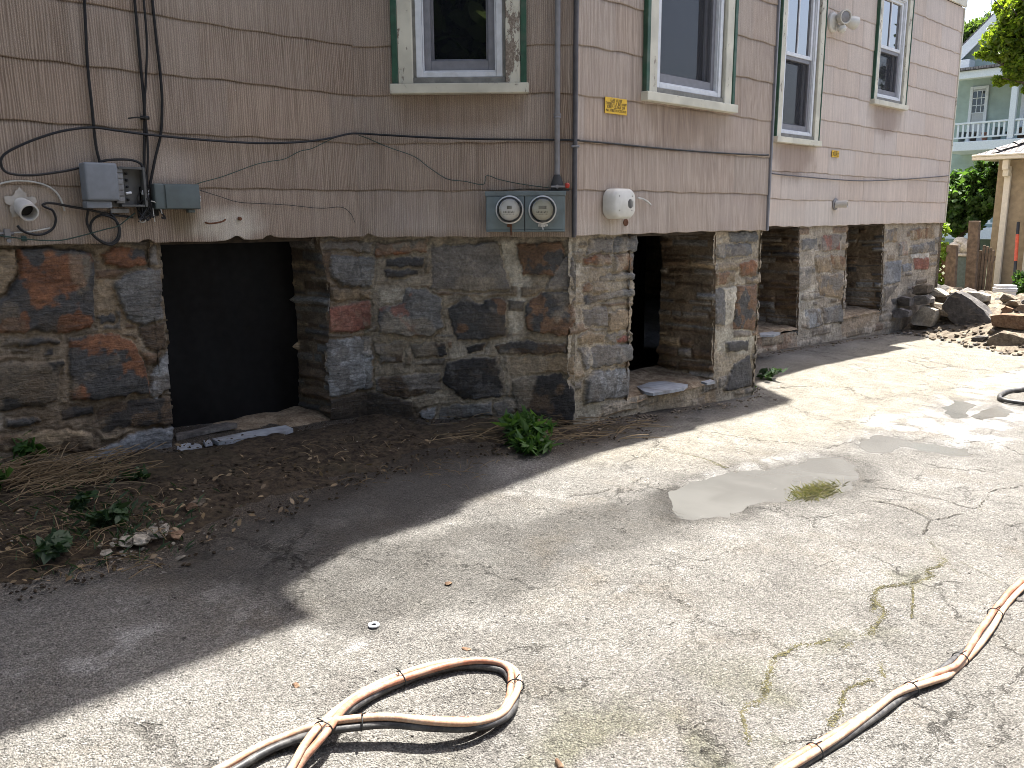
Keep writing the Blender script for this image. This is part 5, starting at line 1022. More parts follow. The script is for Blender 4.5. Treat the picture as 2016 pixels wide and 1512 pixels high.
def scatter_rock(x,y,z,s,label,group,name='rubble_stone'):
    o=bpy.data.objects.new(name,rg.choice(protos)); COL.objects.link(o); o.location=(x,y,z); o.scale=(s,s,s); o.rotation_euler=(rg.uniform(-.4,.4),rg.uniform(-.4,.4),rg.uniform(0,6.3)); return tag(o,label,'stone',group)
k=0
while k<290:
    x=rg.uniform(7.0,10.3); y=rg.uniform(-3.0,.5); df=x-(7.98-.45*max(0,min(2.2,-y)))
    if df<0 or (x<9.4 and y>-.08): continue
    qx,qy=proj((x,y,float(mound(x,y))+.04))
    if any(x<xp+.25 and sdist(np.array([qx]),np.array([qy]),pl_)[0]>-7 for pl_,xp in HAND): k+=.06; continue
    s=rg.choice((.07,.1,.14,.18,.24,.3)) if df>.25 else rg.choice((.04,.06,.08,.11)); scatter_rock(x,y,float(mound(x,y))+s*.12,s,'loose broken stone in the rubble pile by the house corner','broken stones of the rubble pile'); k+=1
# stones, clods and grit on the drive and the soil
def stuffmesh(name,n,fn,mt):
    bm=bmesh.new(); r=np.random.RandomState(len(name)); tmpl=[]
    for k in range(6):
        b=rock_bm((0,0,0),(1,.8,.6),300+k,sub_=1); V=np.array([v.co[:] for v in b.verts]); F=[[v.index for v in f.verts] for f in b.faces]; b.free(); tmpl.append((V,F))
    Vs=[];Fs=[];o_=0
    while len(Vs)<n:
        P=fn(r)
        if P is None: continue
        V,F=tmpl[r.randint(6)]; a=r.uniform(0,6.28); c,s=math.cos(a),math.sin(a); M_=np.array([[c,-s,0],[s,c,0],[0,0,1]])
        Vs.append(V@M_.T*P[3]+np.array(P[:3])); Fs+=[[i+o_ for i in f] for f in F]; o_+=len(V)
    me=bpy.data.meshes.new(name); me.from_pydata(np.concatenate(Vs).tolist(),[],Fs); return tag(link(name,me,MT[mt]),kind='stuff')
def onsoil(r):
    x=r.uniform(-3.2,1.6); y=r.uniform(-1.7,-.03); d=sdist(np.array([x]),np.array([y]),SOIL)[0]
    if d<-.12: return None
    return (x,y,gsoil(x,y)+.008,r.choice([.004,.006,.009,.013,.018]))
def onmound(r):
    x=r.uniform(6.9,10.2); y=r.uniform(-3.,.4); df=x-(8.0-.45*max(0,min(2.2,-y)))
    if df<-.12 or (x<9.3 and y>-.05): return None
    return (x,y,float(mound(x,y))+.015,r.choice([.015,.02,.03,.045,.06]))
stuffmesh('rubble_gravel',1100,onmound,'rock_tan')
def onmound2(r):
    P=onmound(r); return None if P is None else (*P[:3],r.choice([.015,.025,.04,.055]))
stuffmesh('grey_rubble_chips',420,onmound2,'rock_grey')
stuffmesh('soil_clods',2600,onsoil,'soil'); 
def onsoil2(r):
    P=onsoil(r); return None if P is None else (*P[:3],r.choice([.004,.006,.009]))
stuffmesh('pale_grit',260,onsoil2,'rock_pale')
def heap(r):
    p=(r.normal(283,34),r.normal(0,9)); P=gnd((p[0],1078-(p[0]-283)*.28+p[1])); return (P[0],P[1],gsoil(P[0],P[1])+.012,r.choice([.005,.008,.012,.02]))
stuffmesh('mortar_crumbs',190,heap,'rock_pale')
def ondrive(r):
    p=(r.uniform(0,2016),r.uniform(760,1512))
    if p[1]<1200-p[0]*.25: return None
    P=gnd(p); return (P[0],P[1],P[2]+.002,r.choice([.003,.004,.005,.008]))
stuffmesh('drive_grit',420,ondrive,'rock_grey')
def along(L):
    seg=[]
    for p_,w in L:
        P=catmull([gnd(a)[:2] for a in p_],8)
        for a,b in zip(P,P[1:]): seg.append((np.array(a),np.array(b),w,np.linalg.norm(np.array(b)-np.array(a))))
    pr=np.array([q_[3]*q_[2]**.5 for q_ in seg]); pr/=pr.sum(); ph=[r_ for r_ in np.random.RandomState(4).uniform(.25,1.3,len(seg))]
    def fn(r):
        k=r.choice(len(seg),p=pr); a,b,w,_=seg[k]; t_=r.rand(); p=a+(b-a)*t_; d=(b-a)/(np.linalg.norm(b-a)+1e-9); p=p+np.array([-d[1],d[0]])*r.normal(0,.42)*w*ph[k]
        return (p[0],p[1],g(p[0],p[1])+.0005,r.choice([.002,.003,.004,.005]))
    return fn
stuffmesh('moss_clumps',4600,along(MOSSL),'mossline')
stuffmesh('pale_seam_grit',700,along(PALEL),'crackpale')
def wallfoot(r):
    x=r.uniform(1.0,8.2); y=(-.9 if x<3.07 else (-.9+x-3.07 if x<3.97 else 0.))-abs(r.normal(.03,.05))-.02; return (x,y,g(x,y)+.004,r.choice([.006,.01,.015,.022,.03]))
stuffmesh('wall_foot_crumbs',420,wallfoot,'rock_tan')
for (px,s,mt,lab) in [((253,1084),.035,'rock_pale','pale mortar chunk, leftmost of the crumbled heap'),((275,1078),.045,'rock_pale','largest pale mortar chunk in the crumbled heap'),((296,1068),.04,'rock_pale','cracked pale mortar chunk in the middle of the crumbled heap'),((322,1058),.035,'rock_pale','pale mortar chunk at the far end of the crumbled heap'),
   ((347,1064),.03,'rock_rust','rounded brown pebble right of the crumbled mortar'),((310,1010),.03,'rock_rust','pinkish lump on the soil above the crumbled mortar'),((390,1002),.03,'rock_tan','tan lump sitting on the soil'),((380,1012),.03,'rock_rust','pinkish crumbly lump just below the tan lump'),((207,1103),.022,'rock_pale','flat pale chip near the weeds'),
   ((453,1082),.016,'rock_tan','tan pebble on the damp asphalt'),((355,1100),.022,'rock_pale','pale chip at the soil edge'),((365,918),.02,'rock_pale','grey cobble leaning at the end of the sheeted sill'),((884,1150),.012,'rock_rust','orange-brown pebble on the sunlit drive'),((583,1351),.012,'rock_rust','dark pebble left of the hose loop'),((919,1279),.011,'rock_rust','brown pebble beyond the hose loop'),((1100,1503),.012,'rock_rust','brown pebble at the bottom of the drive'),
   ((1540,763),.02,'rock_pale','pale stone by the weeds at the bay corner'),((2008,1182),.018,'rock_grey','grey pebble at the right edge beside the hose'),((1986,1210),.012,'rock_grey','smaller grey pebble beside the hose')]:
    P=gnd(px); onS=sdist(np.array([P[0]]),np.array([P[1]]),SOIL)[0]>.05
    b=rock_bm((P[0],P[1],P[2]+s*.15+(.025 if onS else 0)),(s*2.1,s*1.5,s*(.75 if s>.02 else .9)),int(px[0]),sub_=3,rough=.22); single('stone_chunk' if s>.02 else 'pebble',b,MT[mt],lab,'stone')
# ------------------------------------------------------------------ plants
def leaves(name,C_,size,mt,seed,parent=None,up=.3,aspect=1.6,drop=0.):
    r=np.random.RandomState(seed); n=len(C_); nr=r.normal(size=(n,3)); nr[:,2]+=up*2; nr/=np.linalg.norm(nr,axis=1)[:,None]
    a=r.normal(size=(n,3)); a[:,2]-=drop; a-=nr*(a*nr).sum(1)[:,None]; a/=np.linalg.norm(a,axis=1)[:,None]; b=np.cross(nr,a); s=size*r.uniform(.55,1.25,n)[:,None]
    k=aspect/2
    Q=np.stack([C_-a*s*k,C_-a*s*k*.2+b*s*.42,C_+a*s*k*.45+b*s*.33,C_+a*s*k,C_+a*s*k*.45-b*s*.33,C_-a*s*k*.2-b*s*.42],1)
    Q[:,[0,3]]-=nr[:,None,:]*(s*.14)[:,None]
    return quads_mesh(name,Q.reshape(-1,3),6,MT[mt],parent)
def blob(n,c,rad,seed,cl=14,hollow=.45,sub_=.36):
    r=np.random.RandomState(seed); u=r.normal(size=(cl,3)); u/=np.linalg.norm(u,axis=1)[:,None]; cc=np.array(c)+u*np.array(rad)*r.uniform(hollow,.95,(cl,1)); w=r.uniform(.5,1.4,cl); k=r.choice(cl,n,p=w/w.sum())
    v=r.normal(size=(n,3)); v/=np.linalg.norm(v,axis=1)[:,None]; return cc[k]+v*np.array(rad)*sub_*w[k][:,None]*(r.uniform(.15,1,(n,1))**.5)
def grassblades(n,fn,h,seed,lean=.5,w=.004):
    r=np.random.RandomState(seed); Q=[]
    for i in range(n):
        P=np.array(fn(r)); a=r.uniform(0,6.28); d=np.array([math.cos(a),math.sin(a),0]); s=np.array([-d[1],d[0],0])*w*r.uniform(.6,1.3); hh=h*r.uniform(.4,1.2); l=lean*r.uniform(.2,1.3)*hh
        Q+=[P-s,P+s,P+d*l*.4+s*.7+[0,0,hh*.6],P+d*l+[0,0,hh*.9]]
    return np.array(Q)
def own(o,label,cat,group=None):
    V=np.array([v.co[:] for v in o.data.vertices]); c=Vector((V[:,0].mean(),V[:,1].mean(),V[:,2].min())); o.data.transform(Matrix.Translation(-c)); o.location=c; return tag(o,label,cat,group)
def weed(px,label,rad,h,n,size,mt,seed,stem=True,name='weed',asp=1.8,dz=.02):
    P=gnd(px); P=np.array([P[0],P[1],gsoil(P[0],P[1])]); t=thing(name,label,'weed',tuple(P)); r=np.random.RandomState(seed); C_=[]; bm=bmesh.new()
    for k in range(max(4,n//14)):
        a=r.uniform(0,6.28); L=r.uniform(.4,1.)*rad; top=np.array([math.cos(a)*L,math.sin(a)*L,h*r.uniform(.35,1.)]); mid=top*np.array([.4,.4,.75]); pts=catmull([(0,0,0),mid,top],5); add_tube(bm,[np.array(p)+P for p in pts],.0022,5)
        for j in range(14): 
            f_=r.uniform(.35,1.05); i=min(len(pts)-1,int(f_*(len(pts)-1))); C_.append(np.array(pts[i])+r.normal(0,.25*size,3)+np.array([0,0,size*.1]))
    pobj('stems',bm,MT['leaf_weed'],t); C_=np.array(C_); C_[:,2]=np.maximum(C_[:,2],.006); leaves('foliage',C_,size,mt,seed,t,.5,asp,.3)
weed((1030,872),'lush green weed with cut leaves at the bay corner',.19,.15,250,.034,'leaf_weed',3,asp=4.2)
weed((1045,890),'low green weed sprawling in front of the bay corner weed',.14,.06,220,.035,'leaf_weed',4,asp=4.2)
weed((38,925),'broad-leaved green seedling at the foot of the wall, far left',.10,.17,42,.075,'leaf_weed',5,asp=1.2)
weed((212,1052),'dark green weed clump on the soil, nearest the crumbled mortar',.11,.08,110,.035,'leaf_dull',6)
weed((100,1112),'dark green weed patch at the edge of the soil, lower left',.12,.06,90,.038,'leaf_dull',7)
weed((165,1015),'small bluish weed in the middle of the dirt bank',.06,.07,30,.035,'leaf_dull',8,asp=1.2)
weed((260,960),'sparse little weed below the foundation stone',.10,.07,40,.025,'leaf_dull',9)
weed((-10,985),'weed leaves poking in at the left frame edge',.10,.14,50,.05,'leaf_weed',10,asp=1.3)
weed((1510,748),'wilted green weed pile in the nook beside the bay',.16,.09,120,.035,'leaf_dull',11)
weed((1476,776),'tiny green weed at the bay corner foot',.05,.07,40,.028,'leaf_weed',12)
P=gnd((1605,968)); Q=grassblades(900,lambda r:(P[0]+r.normal(0,.085),P[1]+r.normal(0,.04),g(P[0],P[1])-.006),.026,3,1.6,.0014); own(quads_mesh('grass_tuft',Q,4,MT['grass']),'dry grass tuft growing at the edge of the big puddle','grass')
# dead stalks
r_=np.random.RandomState(77); LP=[]
while len(LP)<330:
    P=gnd((r_.uniform(-80,1150),r_.uniform(840,1160)))
    if sdist(np.array([P[0]]),np.array([P[1]]),SOIL)[0]>-.05: LP.append((P[0],P[1],gsoil(P[0],P[1])+.012))
tag(leaves('leaf_litter',np.array(LP),.017,'straw',78,None,.9,2.),kind='stuff')
def gb(r):
    while True:
        P=gnd((r.normal(200,95),r.normal(1040,48)))
        if sdist(np.array([P[0]]),np.array([P[1]]),SOIL)[0]>-.03: return (P[0],P[1],gsoil(P[0],P[1]))
tag(quads_mesh('sparse_grass',grassblades(420,gb,.045,79,1.2,.0022),4,MT['leaf_dull']),kind='stuff')
def straw(name,n,fn,L,seed,label,mt='straw',rad=.0018):
    r=np.random.RandomState(seed); bm=bmesh.new()
    for i in range(n):
        P,a=fn(r); l=L*r.uniform(.4,1.2); d=np.array([math.cos(a),math.sin(a),r.uniform(-.05,.16)]); b=np.array([-d[1],d[0],0])*r.normal(0,.12)*l
        add_tube(bm,catmull([P,P+d*l*.5+b+[0,0,.01],P+d*l],3),rad*r.uniform(.6,1.5),4,False)
    return tag(obj(name,bm,MT[mt]),label,None,None,'stuff')
def st1(r):
    P=gnd((r.uniform(-60,230),r.uniform(930,985))); return np.array([P[0],P[1],gsoil(P[0],P[1])+r.uniform(.005,.06)]),r.normal(.25,.5)+(math.pi if r.rand()<.4 else 0)
straw('dead_stalks',240,st1,.28,1,None)
def st1b(r):
    P=gnd((r.uniform(-60,330),r.uniform(985,1130))); return np.array([P[0],P[1],gsoil(P[0],P[1])+r.uniform(.005,.02)]),r.uniform(0,6.3)
straw('scattered_stalks',150,st1b,.14,4,None,rad=.0013)
def st2(r):
    P=gnd((r.uniform(900,1240),r.uniform(835,878))); return np.array([P[0],P[1],g(P[0],P[1])+r.uniform(.015,.05)]),r.normal(-.35,.35)+(math.pi if r.rand()<.4 else 0)
straw('dry_twigs',130,st2,.26,2,None,rad=.0022)
def st3(r):
    P=gnd((r.uniform(480,1000),r.uniform(880,960))); return np.array([P[0],P[1],gsoil(P[0],P[1])+.01]),r.uniform(0,6.3)
straw('scattered_twigs',90,st3,.10,3,None,rad=.0013)
# ------------------------------------------------------------------ back yard
yx=np.linspace(9.3,60,40); yy=np.linspace(-20,40,50); X,Y=np.meshgrid(yx,yy,indexing='ij')
o=grid_mesh('yard',np.stack([X,Y,g(X,Y)+.012+.03*fbm(X*.8,Y*.8,5,4)*sst(9.3,12,X)],-1).reshape(-1,3),40,50,(X[:-1,:-1]>10.6)|(Y[:-1,:-1]>.6),MT['grassland']); tag(o,kind='structure')
# garage: walls along y at x=XG, hip roof, gutter
XG=12.3; onG=lambda p,d=0.: on_plane(p,(1,0,0),XG-d)
yl=onG((1958,400))[1]; zg=onG((1960,316))[2]; gz=float(g(XG,0))
ga=thing('garage','beige stucco garage with hip roof at the end of the drive','garage',(XG,yl-2,gz))
FG=Fr((XG,yl),(0,-1))     # u runs to the right
bm=bmesh.new(); add_box(bm,FG,0,6,gz-.3,zg,-6,0); pobj('wall',bm,MT['stucco'],ga)
bm=bmesh.new(); add_box(bm,FG,-.22,6.2,zg+.005,zg+.06,-6.2,.22); pobj('soffit',bm,MT['gutter'],ga)
bm=bmesh.new(); e=zg+.065
v=[bm.verts.new(c) for c in (FG.w(-.25,e,.25),FG.w(6.25,e,.25),FG.w(6.25,e,-6.25),FG.w(-.25,e,-6.25),FG.w(2.9,e+1.5,-2.9),FG.w(3.1,e+1.5,-3.1))]
for f in ((0,1,5,4),(1,2,5),(2,3,4,5),(3,0,4)): bm.faces.new([v[i] for i in f])
rf=pobj('roof',bm,MT['shingle'],ga)
bm=bmesh.new(); P0=np.array(FG.w(-.25,e,.25)); P1=np.array(FG.w(2.9,e+1.5,-2.9))
for k in range(16):
    a=P0+(P1-P0)*(k/16); b=P0+(P1-P0)*((k+1.2)/16); d=(b-a)/np.linalg.norm(b-a); s_=np.cross(d,[0,0,1]); s_/=np.linalg.norm(s_); vs=[]
    for p,h in ((a,.035),(b,.012)):
        vs.append([bm.verts.new(p+s_*w_+np.array([0,0,h-abs(w_)*.35])) for w_ in (-.13,0,.13)])
    for i in range(2): bm.faces.new((vs[0][i],vs[0][i+1],vs[1][i+1],vs[1][i]))
sub('hip_cap',bm,MT['shingle'],rf,ga)
bm=bmesh.new(); add_box(bm,FG,-.3,6.3,zg+.0,zg+.05,.222,.33,.01,2); add_box(bm,FG,-.3,6.3,zg+.051,zg+.085,.222,.345,.008,1); pobj('gutter',bm,MT['gutter'],ga)
bm=bmesh.new(); ud=FG.at((1988,335))[0]; ud2=FG.at((1968,560),.05)[0]
add_box(bm,FG,ud-.045,ud+.045,zg-.16,zg-.002,.15,.25,.015,2); add_box(bm,FG,ud-.045,ud+.045,zg-.26,zg-.10,.04,.2,.02,2); add_box(bm,FG,ud-.045,ud+.045,gz-.1,zg-.2,.012,.085,.012,2); pobj('downspout',bm,MT['gutter'],ga,True)
u_=FG.at((2012,480))[0]; bm=bmesh.new(); add_box(bm,FG,u_+.05,u_+.22,gz-.1,zg-.05,.001,.05,.006); pobj('door_trim',bm,MT['gutter'],ga)
# pole leaning on the garage, bucket, hedge
P0=on_plane((1996,563),(1,0,0),11.5); P1=on_plane((2005,438),(1,0,0),12.1); P0=np.array(P0); P1=np.array(P1); t=thing('marker_pole','orange and black pole leaning on the beige garage wall','pole',tuple(P0))
for nm,a,b,mt,r_ in (('shaft',0,.38,'poleblack',.022),('sleeve',.381,.80,'orange',.025),('shaft',.801,1.,'poleblack',.023)):
    bm=bmesh.new(); add_tube(bm,[P0+(P1-P0)*a,P0+(P1-P0)*b],r_,10); pobj(nm,bm,MT[mt],t,True)
P=on_plane((1976,595),(1,0,0),10.8); zb=P[2]-.05; t=thing('bucket','upturned white plastic bucket beside the garage downspout','bucket',(P[0],P[1],zb))
bm=bmesh.new(); add_lathe(bm,(P[0],P[1],zb),(0,0,1),[(.15,0),(.145,.20),(.15,.201),(.155,.235),(.15,.24),(.145,.30),(.0,.302)],26); pobj('body',bm,MT['bucket'],t,True)
bm=bmesh.new()
for h_ in (.205,.228,.25): add_lathe(bm,(P[0],P[1],zb+h_),(0,0,1),[(.154,0),(.162,.003),(.162,.009),(.154,.012)],26,False)
pobj('rim',bm,MT['bucket'],t,True)
P=on_plane((2022,560),(1,0,0),11.3); own(leaves('hedge',blob(1500,(P[0],P[1],P[2]),(.16,.22,.24),4,20),.045,'hedge',5),'small clipped green bush at the right edge by the garage','bush')
# posts, lattice, board fence, bin
def board(a_px,b_px,x,w,name,label,cat,mt='oldwood',th=.1,lean=None):
    A_=on_plane(a_px,(1,0,0),x); B_=on_plane(b_px,(1,0,0),x); bm=bmesh.new(); add_box(bm,Fr((x,A_[1]),(0,-1)),-w/2,w/2,B_[2]-.3,A_[2],-th,0,.012,2)
    s_=(B_[1]-A_[1])/(A_[2]-B_[2]); 
    for v in bm.verts: v.co.y+=s_*(A_[2]-v.co.z)
    return single(name,bm,MT[mt],label,cat)
board((1873,482),(1868,575),11.0,.15,'gate_post','square weathered post right of the vine lattice','post')
board((1917,435),(1908,575),11.2,.15,'fence_post','tall tilted post left of the board fence','post')
XL=11.1; a_=on_plane((1838,488),(1,0,0),XL); b_=on_plane((1866,575),(1,0,0),XL); t=thing('lattice_panel','brown diagonal lattice panel overgrown by yellow-green vine','lattice',(XL,(a_[1]+b_[1])/2,b_[2]-.2))
fl=Fr((XL,a_[1]+.25),(0,-1)); W_=a_[1]+.25-b_[1]+.02; H0,H1=b_[2]-.3,a_[2]
for dr in (1,-1):
    bm=bmesh.new(); k=-2.
    while k<3:
        # strips clipped to the panel
        pts=[]
        for s_ in np.linspace(0,2,60):
            u_=k+s_*.7; z_=H0+s_*.7 if dr>0 else H1-s_*.7
            if 0<=u_<=W_ and H0<=z_<=H1: pts.append((u_,z_))
        if len(pts)>1: 
            (ua_,za_),(ub_,zb_)=pts[0],pts[-1]; L=math.hypot(ub_-ua_,zb_-za_); nx,nz=-(zb_-za_)/L*.017,(ub_-ua_)/L*.017; n0=.0 if dr>0 else .0085
            lo=[fl.w(ua_+nx,za_+nz,n0),fl.w(ub_+nx,zb_+nz,n0),fl.w(ub_-nx,zb_-nz,n0),fl.w(ua_-nx,za_-nz,n0)]; V=[bm.verts.new(p) for p in lo]+[bm.verts.new(np.array(p)+fl.N*.008) for p in lo]
            for f in ((3,2,1,0),(4,5,6,7),(0,1,5,4),(1,2,6,5),(2,3,7,6),(3,0,4,7)): bm.faces.new([V[i] for i in f])
        k+=.105
    pobj('slats',bm,MT['lattice'],t)
bm=bmesh.new(); add_box(bm,fl,-.02,W_+.02,H1,H1+.05,-.02,.03,.004); pobj('top_rail',bm,MT['lattice'],t)
t=thing('board_fence','short weathered board fence between the tilted post and the garage','fence',(11.4,0,0))
ff=lambda p:on_plane(p,(1,0,0),11.4); rg=random.Random(4); A_=ff((1916,487)); B_=ff((1950,575)); n=7; w_=(A_[1]-B_[1])/n
fb_=Fr((11.4,A_[1]),(0,-1))
for k in range(n):
    bm=bmesh.new(); add_box(bm,fb_,k*w_+.004,(k+1)*w_-.004,B_[2]-.4,A_[2]+rg.uniform(-.05,.04),-.02,rg.uniform(0,.012),.004,1); pobj('board',bm,MT['oldwood'],t)
bm=bmesh.new(); add_box(bm,fb_,-.05,n*w_,A_[2]-.2,A_[2]-.12,-.07,-.022,.004); pobj('rail',bm,MT['oldwood'],t)
P=on_plane((1890,560),(1,0,0),12.2); t=thing('waste_bin','grey-green bin piled with pale bags behind the posts','bin',(P[0],P[1],P[2]-.5))
bm=bmesh.new(); zt_=on_plane((1890,505),(1,0,0),12.2)[2]; wbox(bm,(P[0],P[1]-.22,P[2]-.55),(P[0]+.5,P[1]+.22,zt_),.03); pobj('body',bm,MT['bin'],t,True)
bm=bmesh.new(); wbox(bm,(P[0]-.03,P[1]-.24,zt_+.002),(P[0]+.53,P[1]+.24,zt_+.05),.015); pobj('rim',bm,MT['bag'],t,True)
for k,(px,s) in enumerate((((1886,490),.17),((1902,488),.15),((1894,480),.14))):
    Pb=on_plane(px,(1,0,0),12.35); b=rock_bm(Pb,(s*1.6,s*1.5,s*1.2),60+k,cuts=4,rough=.16); single('rubbish_bag',b,MT['bag'],['crumpled cream bag at the left on the waste bin','crumpled cream bag at the right on the waste bin','topmost crumpled cream bag on the waste bin'][k],'bag',None,True)
# grape arbour bush with trunks
XV=12.9; t=thing('vine_bush','dense dark green vine on two bare trunks between house and garage','vine',tuple(on_plane((1900,575),(1,0,0),XV)))
pv=lambda p,d=0.: np.array(on_plane(p,(1,0,0),XV+d))
C1=[blob(1500,pv(c,dd),(.45,r_*.8,r_),s,22,.35) for s,(c,r_,dd) in enumerate([((1905,372),.42,0),((1935,365),.38,.1),((1875,390),.38,.15),((1920,410),.35,-.1),((1888,425),.30,0),((1948,345),.28,.1),((1900,440),.2,.0),((1862,420),.25,.1),((1955,395),.22,.0)])]
C1=np.concatenate(C1)-np.array(INV[t.name]); leaves('foliage',C1,.095,'leaf_vine',3,t,.35,1.15)
for pth in (((1885,590),(1888,500),(1893,450),(1900,410)),((1920,590),(1922,480),(1918,440),(1915,400)),((1893,455),(1910,440),(1925,410))):
    bm=bmesh.new(); P=[pv(p) for p in pth]; add_tube(bm,catmull(P,5),np.linspace(.075,.035,len(catmull(P,5))),8); pobj('trunk',bm,MT['bark'],t,True)
C2=np.concatenate([blob(65,on_plane(c,(1,0,0),11.05),(.1,r_,r_),k+70,9,.2) for k,(c,r_) in enumerate([((1850,470),.16),((1853,500),.13),((1845,530),.15),((1855,555),.12),((1850,575),.1),((1858,455),.14),((1846,505),.10)])])
own(leaves('vine_creeper',C2,.075,'leaf_sunlit',9,None,.3,1.1),'bright yellow-green sunlit creeper on the lattice at the house corner','creeper')
# pale green house with a two-storey porch
XH=30.; ph=lambda p,d=0.: np.array(on_plane(p,(1,0,0),XH-d)); FH=Fr((XH,0),(0,-1)); hu=lambda p,n=0.: FH.at(p,n)
P=ph((1940,440)); gh=thing('green_house','pale green gabled clapboard house with a two-storey white porch','house',(XH,P[1],float(g(16,3))))
uL=hu((1868,200))[0]; uR=uL+9.5; zE=hu((1892,122))[1]; zB=-1.5; ap=((uL+uR)/2,zE+4.6)
bm=bmesh.new(); V0=[FH.w(uL,zB,0),FH.w(uR,zB,0),FH.w(uR,zE,0),FH.w(*ap,0),FH.w(uL,zE,0)]
a=[bm.verts.new(p) for p in V0]; b=[bm.verts.new(np.array(p)-FH.N*10) for p in V0]; bm.faces.new(a); bm.faces.new(b[::-1])
for i in range(5): bm.faces.new((a[i],a[(i+1)%5],b[(i+1)%5],b[i]))
pobj('wall',bm,MT['clap'],gh)
bm=bmesh.new()
for s_,ue in ((1,uL),(-1,uR)):
    for n0,n1,t_ in ((-10.2,.45,.16),):
        d=np.array([ap[0]-ue,ap[1]-zE]); L=np.linalg.norm(d); d/=L; nn=np.array([-d[1],d[0]])*s_; e0=np.array([ue,zE])-d*.7; pts=[e0+nn*.02,np.array(ap)+d*.02+nn*.02,np.array(ap)+nn*.07+d*.08,e0+nn*.07]
        A_=[bm.verts.new(FH.w(p[0],p[1],n1)) for p in pts]; B_=[bm.verts.new(FH.w(p[0],p[1],n0)) for p in pts]; bm.faces.new(A_); bm.faces.new(B_[::-1])
        for i in range(4): bm.faces.new((A_[i],A_[(i+1)%4],B_[(i+1)%4],B_[i]))
pobj('roof',bm,MT['shingle'],gh)
bm=bmesh.new()
for s_,ue in ((1,uL),(-1,uR)):
    d=np.array([ap[0]-ue,ap[1]-zE]); d/=np.linalg.norm(d); nn=np.array([-d[1],d[0]])*s_; e0=np.array([ue,zE])-d*.7; pts=[e0+nn*-.30,np.array(ap)+nn*-.30,np.array(ap)+nn*.015,e0+nn*.015]
    A_=[bm.verts.new(FH.w(p[0],p[1],.46)) for p in pts]; B_=[bm.verts.new(FH.w(p[0],p[1],.40)) for p in pts]; bm.faces.new(A_); bm.faces.new(B_[::-1])
    for i in range(4): bm.faces.new((A_[i],A_[(i+1)%4],B_[(i+1)%4],B_[i]))
add_box(bm,FH,uL-.6,uL+.75,zE-.30,zE-.02,.002,.55,.02); pobj('rake_board',bm,MT['whitepaint'],gh)
# porch
PD=1.9; zr=hu((1888,138),PD)[1]; zf=hu((1880,290),PD)[1]; zrl=hu((1880,243),PD)[1]; up0=hu((1862,280),PD)[0]
bm=bmesh.new(); v=[bm.verts.new(c) for c in (FH.w(up0-.3,zr,PD+.35),FH.w(uR,zr,PD+.35),FH.w(uR,zr+.22,.003),FH.w(up0-.3,zr+.22,.003))]; w2=[bm.verts.new(np.array(x.co)-np.array([0,0,.08])) for x in v]; bm.faces.new(v); bm.faces.new(w2[::-1])
for i in range(4): bm.faces.new((v[i],v[(i+1)%4],w2[(i+1)%4],w2[i]))
pobj('porch_roof',bm,MT['shingle'],gh)
bm=bmesh.new(); add_box(bm,FH,up0-.25,uR,zr-.34,zr-.09,PD-.05,PD+.25,.02); pobj('porch_beam',bm,MT['whitepaint'],gh)
bm=bmesh.new(); add_box(bm,FH,up0-.15,uR,zf-.14,zf+.16,.003,PD+.1,.02); pobj('porch_floor',bm,MT['whitepaint'],gh)
pz=hu((1996,200),PD)[0]
for u_ in (up0,pz,pz+2.6):
    bm=bmesh.new(); add_box(bm,FH,u_-.09,u_+.09,zf+.165,zr-.345,PD-.1,PD+.06,.015); pobj('porch_post',bm,MT['whitepaint'],gh)
    bm=bmesh.new(); add_box(bm,FH,u_-.09,u_+.09,-1.5,zf-.145,PD-.1,PD+.06,.015); pobj('porch_post',bm,MT['whitepaint'],gh)
def railing(z0,z1,u0,u1):
    bm=bmesh.new(); add_box(bm,FH,u0,u1,z1-.06,z1,PD-.06,PD+.03,.008); add_box(bm,FH,u0,u1,z0,z0+.05,PD-.05,PD+.02,.008); rl=pobj('railing',bm,MT['whitepaint'],gh)
    u_=u0+.1
    while u_<u1:
        bm=bmesh.new(); add_box(bm,FH,u_-.03,u_+.03,z0+.051,z1-.061,PD-.04,PD+.01,.004,1); sub('baluster',bm,MT['whitepaint'],rl,gh); u_+=.155
railing(zf+.26,zrl,up0+.1,pz-.1); railing(zf+.26,zrl,pz+.1,pz+2.5)
zl1=hu((1865,405),PD)[1]; zl0=hu((1900,441),PD)[1]; railing(zl0,zl1+.1,up0+.1,pz+2.5)
bm=bmesh.new(); add_box(bm,FH,up0-.2,uR,zl0-.5,zl0-.12,.003,PD+.1,.02); pobj('porch_floor',bm,MT['whitepaint'],gh)
# door and windows of the porch
ua_,za_=hu((1906,238)); ub_,zb_=hu((1949,168))
d_=bpy.data.objects.new('door',None); COL.objects.link(d_); d_.parent=gh; d_['label']='pale grey glazed door with nine panes'
bm=bmesh.new(); add_box(bm,FH,ua_+.1,ub_-.1,zf+.165,zb_-.1,.003,.05,.01); sub('leaf',bm,MT['doorgrey'],d_,gh)
bm=bmesh.new(); add_box(bm,FH,ua_,ua_+.099,zf+.165,zb_,.003,.08,.01); add_box(bm,FH,ub_-.099,ub_,zf+.165,zb_,.003,.08,.01); add_box(bm,FH,ua_+.1,ub_-.1,zb_-.099,zb_,.003,.079,.01); sub('casing',bm,MT['whitepaint'],d_,gh)
gu0,gz0=hu((1912,223),.05); gu1,gz1=hu((1944,177),.05)
bm=bmesh.new(); add_box(bm,FH,gu0,gu1,gz0,gz1,.051,.056); sub('pane',bm,MT['pane'],d_,gh)
bm=bmesh.new()
for k in range(4): u_=gu0+(gu1-gu0)*k/3; add_box(bm,FH,u_-.012,u_+.012,gz0,gz1,.057,.07)
